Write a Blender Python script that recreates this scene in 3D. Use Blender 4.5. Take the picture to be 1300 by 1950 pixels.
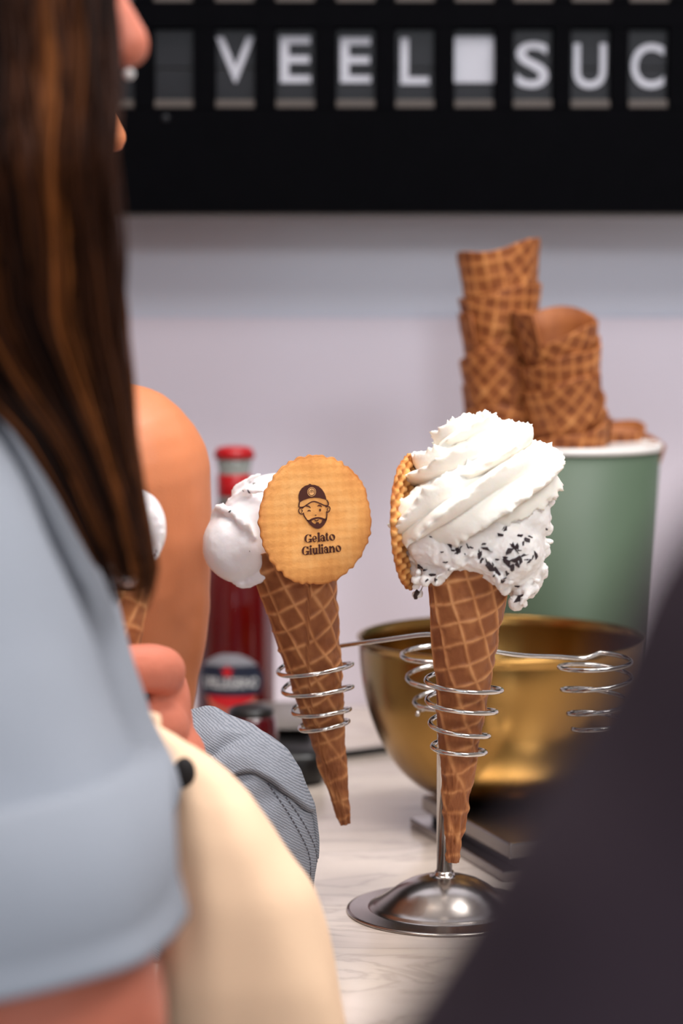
import bpy, bmesh, math, random
import numpy as np
from mathutils import Vector, Matrix
from mathutils.bvhtree import BVHTree

for o in list(bpy.data.objects):
    bpy.data.objects.remove(o)
S = bpy.context.scene
COL = S.collection
PI = math.pi

# ------------------------------------------------------------------ camera
CAM_Z = 1.2706
PITCH = math.atan(470 / 4604.17)
FPX = 1950 * 85 / 36
cd = bpy.data.cameras.new('camera')
cam = bpy.data.objects.new('camera', cd)
COL.objects.link(cam)
cam.location = (0, 0, CAM_Z)
cam.rotation_euler = (PI / 2 - PITCH, 0, 0)
cd.sensor_fit = 'VERTICAL'
cd.sensor_height = 36
cd.sensor_width = 24
cd.lens = 85
cd.clip_start = 0.02
cd.dof.use_dof = True
cd.dof.focus_distance = 1.325
cd.dof.aperture_fstop = 4.8
S.camera = cam

# ------------------------------------------------------------------ world, lamps, exposure
w = bpy.data.worlds.new('world')
S.world = w
w.use_nodes = True
bg = w.node_tree.nodes['Background']
bg.inputs[0].default_value = (0.72, 0.84, 1.0, 1)      # daylight through the open shop front behind the camera
bg.inputs[1].default_value = 0.52


def area(name, loc, target, sx, sy, power, color):
    d = bpy.data.lights.new(name, 'AREA')
    d.shape = 'RECTANGLE'
    d.size = sx
    d.size_y = sy
    d.energy = power
    d.color = color
    o = bpy.data.objects.new(name, d)
    COL.objects.link(o)
    o.location = loc
    o.rotation_euler = (Vector(target) - Vector(loc)).to_track_quat('-Z', 'Y').to_euler()
    return o


area('ceiling_lamp_front', (0.80, 0.10, 2.30), (0.1, 1.5, 1.05), 0.6, 0.5, 16, (0.96, 0.95, 0.96))
area('overhead_fill_counter', (0.50, 1.25, 2.6), (0.15, 1.6, 0.9), 0.8, 0.4, 19, (0.96, 0.95, 0.95))  # added overhead fill, brightens the bare arm, counter and lower wall
area('ceiling_lamp_room', (-0.25, 1.10, 2.6), (-0.15, 1.5, 1.0), 0.6, 0.4, 11, (1.0, 0.92, 0.86))
area('shop_front_daylight', (-0.55, -2.5, 1.9), (0.0, 1.8, 1.15), 2.6, 1.6, 24, (0.80, 0.89, 1.0))
area('shop_front_shadow_key', (0.34, -2.4, 2.12), (0.06, 1.8, 1.15), 0.36, 0.36, 21, (0.94, 0.96, 1.0))  # added small stand-in for front daylight, sized to cast the cones' wall shadow

S.view_settings.view_transform = 'Standard'
S.view_settings.look = 'None'
S.view_settings.gamma = 1
S.view_settings.exposure = 0.13
S.view_settings.use_curve_mapping = False


# ------------------------------------------------------------------ helpers
def P(px, py, Y):
    """world point at world depth Y seen at photo pixel (px, py)"""
    a = (px - 650) / FPX
    b = (975 - py) / FPX
    dy = math.cos(PITCH) + b * math.sin(PITCH)
    dz = -math.sin(PITCH) + b * math.cos(PITCH)
    return Vector((a / dy * Y, Y, CAM_Z + dz / dy * Y))


def srgb(r, g, b):
    f = lambda c: (c / 255 / 12.92) if c / 255 <= 0.04045 else ((c / 255 + 0.055) / 1.055) ** 2.4
    return (f(r), f(g), f(b), 1)


def hash3(ix, iy, iz, seed):
    n = (ix * 374761393 + iy * 668265263 + iz * 2147483647 + seed * 1274126177) & 0xFFFFFFFF
    n = ((n ^ (n >> 13)) * 1274126177) & 0xFFFFFFFF
    n = n ^ (n >> 16)
    return (n & 0xFFFF) / 32767.5 - 1.0


def vnoise(p, seed=0):
    p = np.asarray(p, float)
    i = np.floor(p).astype(np.int64)
    f = p - i
    f = f * f * (3 - 2 * f)
    r = np.zeros(len(p))
    for dx in (0, 1):
        for dy in (0, 1):
            for dz in (0, 1):
                wgt = (f[:, 0] if dx else 1 - f[:, 0]) * (f[:, 1] if dy else 1 - f[:, 1]) * (f[:, 2] if dz else 1 - f[:, 2])
                r += wgt * hash3(i[:, 0] + dx, i[:, 1] + dy, i[:, 2] + dz, seed)
    return r


def fbm(p, scale, octv=3, seed=0):
    p = np.asarray(p, float)
    r = np.zeros(len(p))
    a = 1.0
    for k in range(octv):
        r += a * vnoise(p * scale * 2 ** k + 17.3 * k, seed + k)
        a *= 0.5
    return r


MATW = {}


def thing(name, label, cat, loc=(0, 0, 0), rot=None, group=None):
    o = bpy.data.objects.new(name, None)
    COL.objects.link(o)
    o.empty_display_size = 0.02
    m = Matrix.Translation(Vector(loc))
    if rot is not None:
        m = m @ rot.to_4x4()
    o.matrix_world = m
    o.location = Vector(loc)
    if rot is not None:
        o.rotation_euler = rot.to_euler()
    MATW[o.name] = m
    tag(o, label, cat, group)
    return o


def tag(o, label=None, cat=None, group=None, kind=None):
    if label: o['label'] = label
    if cat: o['category'] = cat
    if group: o['group'] = group
    if kind: o['kind'] = kind
    return o


def mk(name, V, F, mat, parent=None, smooth=True, local=False, attrs=None, label=None, kind=None):
    """one mesh object; V in world space (local=True: already in the parent's space)"""
    V = np.asarray(V, float).reshape(-1, 3)
    base = MATW.get(parent.name) if parent is not None else None
    if parent is not None and not local:
        inv = np.array(base.inverted())
        V = V @ inv[:3, :3].T + inv[:3, 3]
    me = bpy.data.meshes.new(name)
    if isinstance(F, np.ndarray):
        F = F.tolist()
    me.from_pydata(V.tolist(), [], F)
    if attrs:
        for k, a in attrs.items():
            at = me.attributes.new(k, 'FLOAT', 'POINT')
            at.data.foreach_set('value', np.asarray(a, np.float32))
    me.polygons.foreach_set('use_smooth', [smooth] * len(me.polygons))
    me.materials.append(mat)
    me.update()
    o = bpy.data.objects.new(name, me)
    COL.objects.link(o)
    if parent is not None:
        o.parent = parent
        MATW[o.name] = base
    if label: o['label'] = label
    if kind: o['kind'] = kind
    return o


def join(*parts):
    VV, FF, n = [], [], 0
    for V, F in parts:
        V = np.asarray(V, float).reshape(-1, 3)
        VV.append(V)
        FF += [[i + n for i in f] for f in (F.tolist() if isinstance(F, np.ndarray) else F)]
        n += len(V)
    return np.vstack(VV), FF


def loft(rings, closed=True, cap0=True, cap1=True):
    """rings: (m, n, 3)"""
    R = np.asarray(rings, float)
    m, n, _ = R.shape
    F = []
    nn = n if closed else n - 1
    for i in range(m - 1):
        for j in range(nn):
            k = (j + 1) % n
            F.append([i * n + j, i * n + k, (i + 1) * n + k, (i + 1) * n + j])
    if closed and cap0: F.append(list(range(n))[::-1])
    if closed and cap1: F.append([(m - 1) * n + j for j in range(n)])
    return R.reshape(-1, 3), F


def lathe(prof, n=64, c=(0, 0, 0)):
    a = np.linspace(0, 2 * PI, n, endpoint=False)
    rings = [np.stack([c[0] + r * np.cos(a), c[1] + r * np.sin(a), np.full(n, c[2] + z)], 1) for r, z in prof]
    return loft(rings)


def catmull(pts, k=8):
    pts = np.asarray(pts, float)
    if len(pts) < 3:
        t = np.linspace(0, 1, k + 1)[:, None]
        return pts[0] * (1 - t) + pts[1] * t
    q = np.vstack([2 * pts[0] - pts[1], pts, 2 * pts[-1] - pts[-2]])
    out = []
    for i in range(1, len(q) - 2):
        for t in np.linspace(0, 1, k, endpoint=False):
            a, b, c, d = q[i - 1], q[i], q[i + 1], q[i + 2]
            out.append(0.5 * (2 * b + (c - a) * t + (2 * a - 5 * b + 4 * c - d) * t * t + (3 * b - a - 3 * c + d) * t ** 3))
    out.append(pts[-1])
    return np.array(out)


def frames(path):
    path = np.asarray(path, float)
    T = np.gradient(path, axis=0)
    T /= np.linalg.norm(T, axis=1)[:, None] + 1e-12
    up = np.array([0, 0, 1.0]) if abs(T[0][2]) < 0.9 else np.array([1.0, 0, 0])
    N = np.zeros_like(T)
    v = up - T[0] * np.dot(up, T[0])
    N[0] = v / np.linalg.norm(v)
    for i in range(1, len(T)):
        v = N[i - 1] - T[i] * np.dot(N[i - 1], T[i])
        N[i] = v / (np.linalg.norm(v) + 1e-12)
    return T, N, np.cross(T, N)


def tube(path, rad, n=12, flat=1.0, caps=True):
    path = np.asarray(path, float)
    rad = np.full(len(path), rad) if np.isscalar(rad) else np.asarray(rad, float)
    T, N, B = frames(path)
    a = np.linspace(0, 2 * PI, n, endpoint=False)
    rings = [path[i] + rad[i] * (np.cos(a)[:, None] * N[i] + flat * np.sin(a)[:, None] * B[i]) for i in range(len(path))]
    return loft(rings, cap0=caps, cap1=caps)


def capsule(path, rad, n=16, k=6):
    """smooth limb: catmull through joints with radii, rounded ends"""
    pr = catmull(np.hstack([np.asarray([list(p) for p in path], float), np.asarray(rad, float)[:, None]]), k)
    p, r = pr[:, :3], pr[:, 3]
    d0 = (p[0] - p[1]) / np.linalg.norm(p[0] - p[1])
    d1 = (p[-1] - p[-2]) / np.linalg.norm(p[-1] - p[-2])
    e = np.array([1.0, 0.8, 0.5])
    h = np.sqrt(1 - e ** 2)
    a0 = [(p[0] + d0 * r[0] * s, r[0] * math.sqrt(1 - s * s)) for s in (0.998, 0.965, 0.90, 0.80, 0.65, 0.45, 0.22)]
    a1 = [(p[-1] + d1 * r[-1] * s, r[-1] * math.sqrt(1 - s * s)) for s in (0.22, 0.45, 0.65, 0.80, 0.90, 0.965, 0.998)]
    pp = [x[0] for x in a0] + list(p) + [x[0] for x in a1]
    rr = [x[1] for x in a0] + list(r) + [x[1] for x in a1]
    return tube(np.array(pp), np.array(rr), n)


def ell(c, r, n=32, m=20, rot=None):
    u = np.linspace(0, 2 * PI, n, endpoint=False)
    v = np.linspace(0.02, PI - 0.02, m)
    rings = []
    for t in v:
        q = np.stack([r[0] * np.sin(t) * np.cos(u), r[1] * np.sin(t) * np.sin(u), np.full(n, r[2] * np.cos(t))], 1)
        if rot is not None:
            q = q @ np.array(rot).T
        rings.append(q + np.array(c))
    V, F = loft(rings)
    return V, [f[::-1] for f in F]


def box(x0, x1, y0, y1, z0, z1, bev=0.0):
    bm = bmesh.new()
    bmesh.ops.create_cube(bm, size=1)
    for v in bm.verts:
        v.co = Vector(((x0 + x1) / 2 + v.co.x * (x1 - x0), (y0 + y1) / 2 + v.co.y * (y1 - y0), (z0 + z1) / 2 + v.co.z * (z1 - z0)))
    if bev:
        bmesh.ops.bevel(bm, geom=bm.edges[:], offset=bev, segments=2, affect='EDGES', profile=0.5)
    V = [tuple(v.co) for v in bm.verts]
    bm.verts.index_update()
    F = [[v.index for v in f.verts] for f in bm.faces]
    bm.free()
    return np.array(V), F


def remesh(VF, voxel, smooth=4, fac=0.5):
    V, F = VF
    me = bpy.data.meshes.new('t')
    me.from_pydata(np.asarray(V).tolist(), [], F)
    o = bpy.data.objects.new('t', me)
    COL.objects.link(o)
    m = o.modifiers.new('r', 'REMESH')
    m.mode = 'VOXEL'
    m.voxel_size = voxel
    if smooth:
        s = o.modifiers.new('s', 'SMOOTH')
        s.iterations = smooth
        s.factor = fac
    dg = bpy.context.evaluated_depsgraph_get()
    dg.update()
    ev = o.evaluated_get(dg)
    em = ev.to_mesh()
    n = len(em.vertices)
    co = np.zeros(n * 3)
    em.vertices.foreach_get('co', co)
    no = np.zeros(n * 3)
    em.vertices.foreach_get('normal', no)
    F2 = [list(p.vertices) for p in em.polygons]
    ev.to_mesh_clear()
    bpy.data.objects.remove(o)
    bpy.data.meshes.remove(me)
    return co.reshape(-1, 3), F2, no.reshape(-1, 3)


# ------------------------------------------------------------------ materials
def mat(name, col, rough=0.5, metal=0.0, spec=0.5, var=0.0, vscale=30.0, bump=0.0, bscale=200.0, sss=0.0, sssr=0.01,
        coat=0.0, trans=0.0, ior=1.45, sheen=0.0):
    m = bpy.data.materials.new(name)
    m.use_nodes = True
    nt = m.node_tree
    b = nt.nodes['Principled BSDF']
    b.inputs['Base Color'].default_value = col
    b.inputs['Roughness'].default_value = rough
    b.inputs['Metallic'].default_value = metal
    b.inputs['Specular IOR Level'].default_value = spec
    b.inputs['Coat Weight'].default_value = coat
    b.inputs['Transmission Weight'].default_value = trans
    b.inputs['IOR'].default_value = ior
    b.inputs['Sheen Weight'].default_value = sheen
    if sss:
        b.inputs['Subsurface Weight'].default_value = sss
        b.inputs['Subsurface Radius'].default_value = (1.0, 0.55, 0.35)
        b.inputs['Subsurface Scale'].default_value = sssr
    tc = nt.nodes.new('ShaderNodeTexCoord')
    if var:
        n = nt.nodes.new('ShaderNodeTexNoise')
        n.inputs['Scale'].default_value = vscale
        n.inputs['Detail'].default_value = 4
        nt.links.new(tc.outputs['Object'], n.inputs['Vector'])
        r = nt.nodes.new('ShaderNodeMapRange')
        r.inputs[3].default_value = 1 - var
        r.inputs[4].default_value = 1 + var
        nt.links.new(n.outputs[0], r.inputs[0])
        mx = nt.nodes.new('ShaderNodeMix')
        mx.data_type = 'RGBA'
        mx.blend_type = 'MULTIPLY'
        mx.inputs[0].default_value = 1
        mx.inputs[6].default_value = col
        nt.links.new(r.outputs[0], mx.inputs[7])
        nt.links.new(mx.outputs[2], b.inputs['Base Color'])
    if bump:
        n = nt.nodes.new('ShaderNodeTexNoise')
        n.inputs['Scale'].default_value = bscale
        n.inputs['Detail'].default_value = 5
        nt.links.new(tc.outputs['Object'], n.inputs['Vector'])
        bp = nt.nodes.new('ShaderNodeBump')
        bp.inputs['Strength'].default_value = bump
        bp.inputs['Distance'].default_value = 0.001
        nt.links.new(n.outputs[0], bp.inputs['Height'])
        nt.links.new(bp.outputs[0], b.inputs['Normal'])
    return m


def attr_mat(name, attr, stops, rough=0.6, spec=0.3, noise=0.25, nscale=120.0, bump=0.3, bscale=500.0, sss=0.0):
    m = mat(name, stops[0][1], rough, spec=spec, bump=bump, bscale=bscale, sss=sss, sssr=0.003)
    nt = m.node_tree
    b = nt.nodes['Principled BSDF']
    tc = [n for n in nt.nodes if n.type == 'TEX_COORD'][0]
    a = nt.nodes.new('ShaderNodeAttribute')
    a.attribute_name = attr
    n = nt.nodes.new('ShaderNodeTexNoise')
    n.inputs['Scale'].default_value = nscale
    n.inputs['Detail'].default_value = 4
    nt.links.new(tc.outputs['Object'], n.inputs['Vector'])
    ad = nt.nodes.new('ShaderNodeMath')
    ad.operation = 'MULTIPLY_ADD'
    nt.links.new(n.outputs[0], ad.inputs[0])
    ad.inputs[1].default_value = noise
    nt.links.new(a.outputs['Fac'], ad.inputs[2])
    s = nt.nodes.new('ShaderNodeMath')
    s.operation = 'SUBTRACT'
    nt.links.new(ad.outputs[0], s.inputs[0])
    s.inputs[1].default_value = noise * 0.5
    cr = nt.nodes.new('ShaderNodeValToRGB')
    cr.color_ramp.elements[0].position = stops[0][0]
    cr.color_ramp.elements[0].color = stops[0][1]
    cr.color_ramp.elements[1].position = stops[-1][0]
    cr.color_ramp.elements[1].color = stops[-1][1]
    for p, c in stops[1:-1]:
        e = cr.color_ramp.elements.new(p)
        e.color = c
    nt.links.new(s.outputs[0], cr.inputs[0])
    nt.links.new(cr.outputs[0], b.inputs['Base Color'])
    return m


M = {}
M['wall'] = mat('wall_paint', srgb(218, 222, 236), 0.24, spec=0.6, var=0.02, vscale=3, bump=0.05, bscale=40)
M['panel'] = mat('backsplash_panel', srgb(230, 222, 234), 0.22, spec=0.6, var=0.02, vscale=3)
M['ceil'] = mat('ceiling_paint', srgb(225, 222, 218), 0.8, var=0.03, vscale=4)
M['side'] = mat('side_wall_paint', srgb(196, 184, 172), 0.7, var=0.04, vscale=4)
M['floor'] = mat('floor_tile', srgb(120, 108, 98), 0.5, var=0.15, vscale=8)
M['blackboard'] = mat('board_black', srgb(5, 5, 7), 0.85, spec=0.03, var=0.2, vscale=60)
M['tile'] = mat('tile_black', srgb(20, 20, 24), 0.4, spec=0.22, var=0.2, vscale=90)
M['ledge'] = mat('tile_ledge', srgb(64, 55, 49), 0.5, var=0.1)
M['letter'] = mat('letter_white', srgb(160, 160, 168), 0.45, var=0.04, vscale=80)
M['steel'] = mat('polished_steel', srgb(205, 200, 195), 0.13, metal=1.0, var=0.03, vscale=40)
M['steel_base'] = mat('base_steel', srgb(186, 176, 168), 0.20, metal=1.0, var=0.05, vscale=60)
M['brass'] = mat('brushed_brass', srgb(158, 122, 68), 0.24, metal=1.0, var=0.06, vscale=25)
M['green'] = mat('canister_green', srgb(76, 92, 74), 0.5, spec=0.4, var=0.03, vscale=20)
M['white_enamel'] = mat('rim_white', srgb(225, 222, 218), 0.35, var=0.02)
M['scale_steel'] = mat('scale_steel', srgb(170, 165, 162), 0.24, metal=1.0, var=0.05, vscale=30)
M['dark_plastic'] = mat('dark_plastic', srgb(24, 22, 22), 0.35, var=0.1)
M['grey_plastic'] = mat('grey_plastic', srgb(120, 112, 108), 0.4, var=0.08)
M['gelato'] = mat('gelato_white', srgb(238, 233, 233), 0.28, spec=0.5, sss=0.25, sssr=0.004, bump=0.15, bscale=350)
M['gelato_chip'] = mat('gelato_chip', srgb(238, 232, 226), 0.40, spec=0.4, sss=0.2, sssr=0.003, bump=0.5, bscale=420, var=0.04, vscale=150)
M['cream'] = mat('whipped_cream', srgb(246, 240, 228), 0.45, spec=0.35, sss=0.3, sssr=0.004, bump=0.2, bscale=600)
M['choc'] = mat('dark_chocolate', srgb(46, 30, 34), 0.35, var=0.3, vscale=300, bump=0.4, bscale=600)
M['print'] = mat('burnt_print', srgb(66, 24, 12), 0.6, var=0.15, vscale=600)
M['print_light'] = mat('print_bare_wafer', srgb(226, 170, 110), 0.6, var=0.1, vscale=300)
M['red_glass'] = mat('red_drink_glass', srgb(84, 0, 4), 0.10, spec=0.6, var=0.15, vscale=30, coat=0.5)
M['red'] = mat('cap_red', srgb(170, 14, 22), 0.35, var=0.1, vscale=80)
M['glassneck'] = mat('bottle_clear_glass', srgb(150, 155, 150), 0.08, spec=0.6, var=0.1, vscale=60)
M['label_navy'] = mat('label_navy', srgb(32, 38, 58), 0.5, var=0.1)
M['label_grey'] = mat('label_grey', srgb(150, 150, 158), 0.5, var=0.1)
M['label_white'] = mat('label_white', srgb(225, 225, 225), 0.5, var=0.05)
M['label_red'] = mat('label_red', srgb(205, 24, 34), 0.5, var=0.1)
M['label_orange'] = mat('label_orange', srgb(190, 100, 80), 0.5, var=0.2, vscale=90)
M['maroon'] = mat('maroon_glass', srgb(70, 8, 20), 0.06, spec=0.7, var=0.2, vscale=60, coat=0.6)
M['tee'] = mat('tee_blue_grey', srgb(140, 144, 152), 0.9, spec=0.1, var=0.04, vscale=25, bump=0.15, bscale=900)
M['tank'] = mat('tank_cream', srgb(214, 206, 196), 0.85, spec=0.2, var=0.05, vscale=40)
M['jacket'] = mat('jacket_mauve', srgb(50, 40, 46), 0.9, spec=0.1, var=0.45, vscale=11, bump=0.3, bscale=500)  # strong tone noise paints lighter and darker folds into the cloth
M['trouser'] = mat('trouser_blue', srgb(70, 82, 104), 0.85, spec=0.2, var=0.1, vscale=60)
M['trouser_dark'] = mat('trouser_dark', srgb(44, 42, 46), 0.85, spec=0.2, var=0.1, vscale=60)
M['shoe'] = mat('shoe_white', srgb(206, 202, 196), 0.6, var=0.05)
M['canvas'] = mat('tote_canvas', srgb(242, 206, 172), 0.9, spec=0.15, var=0.05, vscale=22, bump=0.3, bscale=1200)
M['gap_shade'] = mat('gap_shade_dark', srgb(24, 18, 16), 0.7, var=0.1)  # near-black that paints the shade in the gap by the strap
M['eye'] = mat('eye_white', srgb(228, 224, 220), 0.15, var=0.03)
M['iris'] = mat('eye_iris', srgb(70, 46, 30), 0.15, var=0.1)
M['skin'] = mat('skin_tan', srgb(204, 126, 84), 0.46, spec=0.4, sss=0.15, sssr=0.006, var=0.06, vscale=35, bump=0.12, bscale=700)
M['skin_pink'] = mat('skin_pink', srgb(198, 116, 92), 0.5, spec=0.35, sss=0.12, sssr=0.004, var=0.10, vscale=60, bump=0.35, bscale=260)
M['cabinet'] = mat('cabinet_front', srgb(150, 128, 106), 0.5, var=0.08, vscale=10)
M['hair'] = attr_mat('brown_hair', 'tone', [(0.0, srgb(22, 11, 8)), (0.45, srgb(62, 32, 16)), (1.0, srgb(160, 92, 44))], 0.55, spec=0.15, noise=0.1, nscale=20, bump=0)
M['waffle'] = attr_mat('waffle_biscuit', 'ridge', [(0.0, srgb(136, 80, 46)), (0.35, srgb(164, 104, 62)), (0.62, srgb(190, 130, 82)), (1.0, srgb(214, 156, 104))], 0.55, noise=0.4, nscale=110, bump=0.35, bscale=420)
M['waffle_back'] = attr_mat('waffle_biscuit_baked', 'ridge', [(0.0, srgb(120, 64, 32)), (0.4, srgb(160, 96, 52)), (0.7, srgb(196, 128, 72)), (1.0, srgb(226, 166, 104))], 0.55, noise=0.3, nscale=70, bump=0.3, bscale=300)
M['wafer'] = attr_mat('wafer_biscuit', 'ridge', [(0.0, srgb(170, 96, 42)), (0.5, srgb(220, 156, 88)), (1.0, srgb(240, 190, 126))], 0.55, noise=0.75, nscale=45, bump=0.25, bscale=700)


def marble():
    m = mat('white_marble', srgb(226, 216, 208), 0.18, spec=0.5)
    nt = m.node_tree
    b = nt.nodes['Principled BSDF']
    tc = [n for n in nt.nodes if n.type == 'TEX_COORD'][0]
    mp = nt.nodes.new('ShaderNodeMapping')
    mp.inputs['Scale'].default_value = (2.0, 7.0, 2.0)
    mp.inputs['Rotation'].default_value = (0, 0, 0.12)
    nt.links.new(tc.outputs['Object'], mp.inputs['Vector'])
    n = nt.nodes.new('ShaderNodeTexNoise')
    n.inputs['Scale'].default_value = 2.3
    n.inputs['Detail'].default_value = 8
    n.inputs['Distortion'].default_value = 1.4
    nt.links.new(mp.outputs[0], n.inputs['Vector'])
    cr = nt.nodes.new('ShaderNodeValToRGB')
    e = cr.color_ramp.elements
    e[0].position, e[0].color = 0.38, srgb(216, 202, 189)
    e[1].position, e[1].color = 0.60, srgb(215, 201, 190)
    x = e.new(0.50); x.color = srgb(192, 178, 167)
    x = e.new(0.47); x.color = srgb(210, 196, 184)
    x = e.new(0.53); x.color = srgb(208, 194, 183)
    nt.links.new(n.outputs[0], cr.inputs[0])
    nt.links.new(cr.outputs[0], b.inputs['Base Color'])
    return m


def denim():
    m = mat('grey_denim', srgb(150, 156, 166), 0.9, spec=0.15)
    nt = m.node_tree
    b = nt.nodes['Principled BSDF']
    tc = [n for n in nt.nodes if n.type == 'TEX_COORD'][0]
    mp = nt.nodes.new('ShaderNodeMapping')
    mp.inputs['Rotation'].default_value = (0.3, 0.95, 0.2)
    nt.links.new(tc.outputs['Object'], mp.inputs['Vector'])
    wv = nt.nodes.new('ShaderNodeTexWave')
    wv.inputs['Scale'].default_value = 260
    wv.inputs['Distortion'].default_value = 2.5
    wv.inputs['Detail'].default_value = 2
    wv.inputs['Detail Scale'].default_value = 2
    nt.links.new(mp.outputs[0], wv.inputs['Vector'])
    cr = nt.nodes.new('ShaderNodeValToRGB')
    e = cr.color_ramp.elements
    e[0].position, e[0].color = 0.1, srgb(116, 121, 130)
    e[1].position, e[1].color = 0.75, srgb(146, 149, 156)
    nt.links.new(wv.outputs[1], cr.inputs[0])
    nt.links.new(cr.outputs[0], b.inputs['Base Color'])
    bp = nt.nodes.new('ShaderNodeBump')
    bp.inputs['Strength'].default_value = 0.6
    bp.inputs['Distance'].default_value = 0.0005
    nt.links.new(wv.outputs[1], bp.inputs['Height'])
    nt.links.new(bp.outputs[0], b.inputs['Normal'])
    return m


M['marble'] = marble()
M['denim'] = denim()

# ------------------------------------------------------------------ room shell
WY = 2.02
CT = 0.90


def struct(name, V, F, m, parent=None, smooth=False):
    o = mk(name, V, F, m, parent, smooth)
    if parent is None: o['kind'] = 'structure'
    return o


struct('floor', *box(-2.5, 2.5, -2.6, 2.2, -0.1, 0.0), M['floor'])
struct('ceiling', *box(-2.5, 2.5, -2.6, 2.2, 2.75, 2.85), M['ceil'])
struct('wall_left', *box(-2.6, -2.5, -2.6, 2.2, 0.0, 2.75), M['side'])
struct('wall_right', *box(2.5, 2.6, -2.6, 2.2, 0.0, 2.75), M['side'])
wallb = struct('wall_back', *box(-2.5, 2.5, WY, 2.2, 0.0, 2.75), M['wall'])
zj = P(600, 604, WY).z
bs = mk('backsplash_panel', *box(-2.4, 2.4, WY - 0.003, WY + 0.001, CT - 0.02, zj, 0.001), M['panel'], None, False)
bs['kind'] = 'structure'
bs.name = 'trim_1'

# counter: marble worktop on a cabinet
ct = thing('counter', 'white veined marble counter under the cone stand, along the back wall', 'counter', (0.7, 1.56, 0))
mk('worktop', *box(-0.14, 1.6, 1.12, WY - 0.004, CT - 0.035, CT, 0.002), M['marble'], ct, False)
mk('cabinet', *box(-0.11, 1.57, 1.17, WY - 0.03, 0.0, CT - 0.035, 0.002), M['cabinet'], ct, False)

# ------------------------------------------------------------------ letter board
BY = 1.88
bx0, bx1 = -0.62, 1.0
zb = P(700, 405, BY).z
board = thing('letter_board', 'black wall board with a row of white letters on tiles, top of photo', 'sign', (0.1, BY + 0.06, zb))
s_b = BY / FPX
tile_cx = [330, 447, 562, 677, 790, 903, 1015, 1125, 1235]
pitch_px = 113.0
xs_all = [330 - 113 * k for k in (4, 3, 2, 1)] + tile_cx + [1235 + 112 * k for k in (1, 2, 3, 4)]
tw = 38 * s_b
rows = [(P(600, 52, BY).z, P(600, 206, BY).z), (P(600, -155, BY).z, P(600, 4, BY).z)]
parts = []
zt = P(600, -420, BY).z
parts.append(box(bx0, bx1, BY + 0.014, WY - 0.001, zb, zt))                       # back body
edges = [zb, rows[0][1], rows[0][0], rows[1][1], rows[1][0], zt]
for a, b in ((0, 1), (2, 3), (4, 5)):
    parts.append(box(bx0, bx1, BY, BY + 0.0145, edges[a], edges[b]))
for (zu, zl) in rows:
    xe = [bx0] + sum([[P(c, 130, BY).x - tw, P(c, 130, BY).x + tw] for c in xs_all], []) + [bx1]
    for i in range(0, len(xe), 2):
        parts.append(box(xe[i], xe[i + 1], BY, BY + 0.0145, zl - 0.0005, zu + 0.0005))
mk('board_frame', *join(*parts), M['blackboard'], board, False)
mk('bottom_edge', *box(bx0, bx1, BY + 0.002, BY + 0.03, zb - 0.003, zb + 0.0004), M['ledge'], board, False)


def text_mesh(ch, h, wd, ext):
    c = bpy.data.curves.new('t', 'FONT')
    c.body = ch
    c.size = 1
    c.offset = 0.012
    c.resolution_u = 6
    o = bpy.data.objects.new('t', c)
    COL.objects.link(o)
    dg = bpy.context.evaluated_depsgraph_get()
    dg.update()
    me = o.evaluated_get(dg).to_mesh()
    V = np.array([list(v.co) for v in me.vertices])
    F = [list(p.vertices) for p in me.polygons]
    o.evaluated_get(dg).to_mesh_clear()
    bpy.data.objects.remove(o)
    bpy.data.curves.remove(c)
    lo, hi = V.min(0), V.max(0)
    V[:, 0] = (V[:, 0] - (lo[0] + hi[0]) / 2) / (hi[0] - lo[0]) * wd
    V[:, 1] = (V[:, 1] - (lo[1] + hi[1]) / 2) / (hi[1] - lo[1]) * h
    V[:, 2] = 0
    n = len(V)
    V2 = V.copy()
    V2[:, 2] = ext
    cnt = {}
    for f in F:
        for a, b in zip(f, f[1:] + f[:1]):
            cnt[(a, b)] = 1
    sides = [[a, b, b + n, a + n] for (a, b) in cnt if (b, a) not in cnt]
    return np.vstack([V, V2]), [f[::-1] for f in F] + [[i + n for i in f] for f in F] + sides


chars = {447: ('V', 72, 84, 112), 562: ('E', 58, 86, 112), 677: ('E', 58, 84, 113), 790: ('L', 54, 86, 115),
         1015: ('S', 62, 86, 122), 1125: ('U', 62, 84, 124), 1235: ('C', 62, 84, 124)}
for ri, (zu, zl) in enumerate(rows):
    for c in xs_all:
        x = P(c, 130, BY).x
        zm = zu + (zl - zu) * 0.5
        yb = BY + 0.0125
        tl = mk('letter_tile', *join(box(x - tw * 0.97, x + tw * 0.97, BY + 0.009, yb, zm + 0.0004, zu - 0.001, 0.0006),
                                     box(x - tw * 0.97, x + tw * 0.97, BY + 0.009, yb, zl + 0.004, zm - 0.0004, 0.0006)), M['tile'], board, False)
        mk('tile_ledge', *box(x - tw * 0.97, x + tw * 0.97, BY + 0.002, yb, zl + 0.0002, zl + 0.0065, 0.0006), M['ledge'], tl, False)
        if ri == 0 and c in chars:
            ch, wd, hh, cy = chars[c]
            V, F = text_mesh(ch, hh * s_b, wd * s_b, 0.0012)
            cz = P(c, cy, BY).z
            VV = np.stack([x + V[:, 0], BY + 0.009 - V[:, 2], cz + V[:, 1]], 1)
            mk('letter', VV, F, M['letter'], tl, False, label='white letter ' + ch)
        if ri == 0 and c == 903:
            a, b2 = P(863, 68, BY), P(946, 157, BY)
            mk('white_square', *box(a.x, b2.x, BY + 0.0072, BY + 0.0092, b2.z, a.z, 0.0006), M['letter'], tl, False, label='blank white square tile')
sc = P(315, 226, BY)
mk('screw', *ell((sc.x, BY, sc.z), (0.0035, 0.0018, 0.0035), 16, 8), M['tile'], board)

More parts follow.
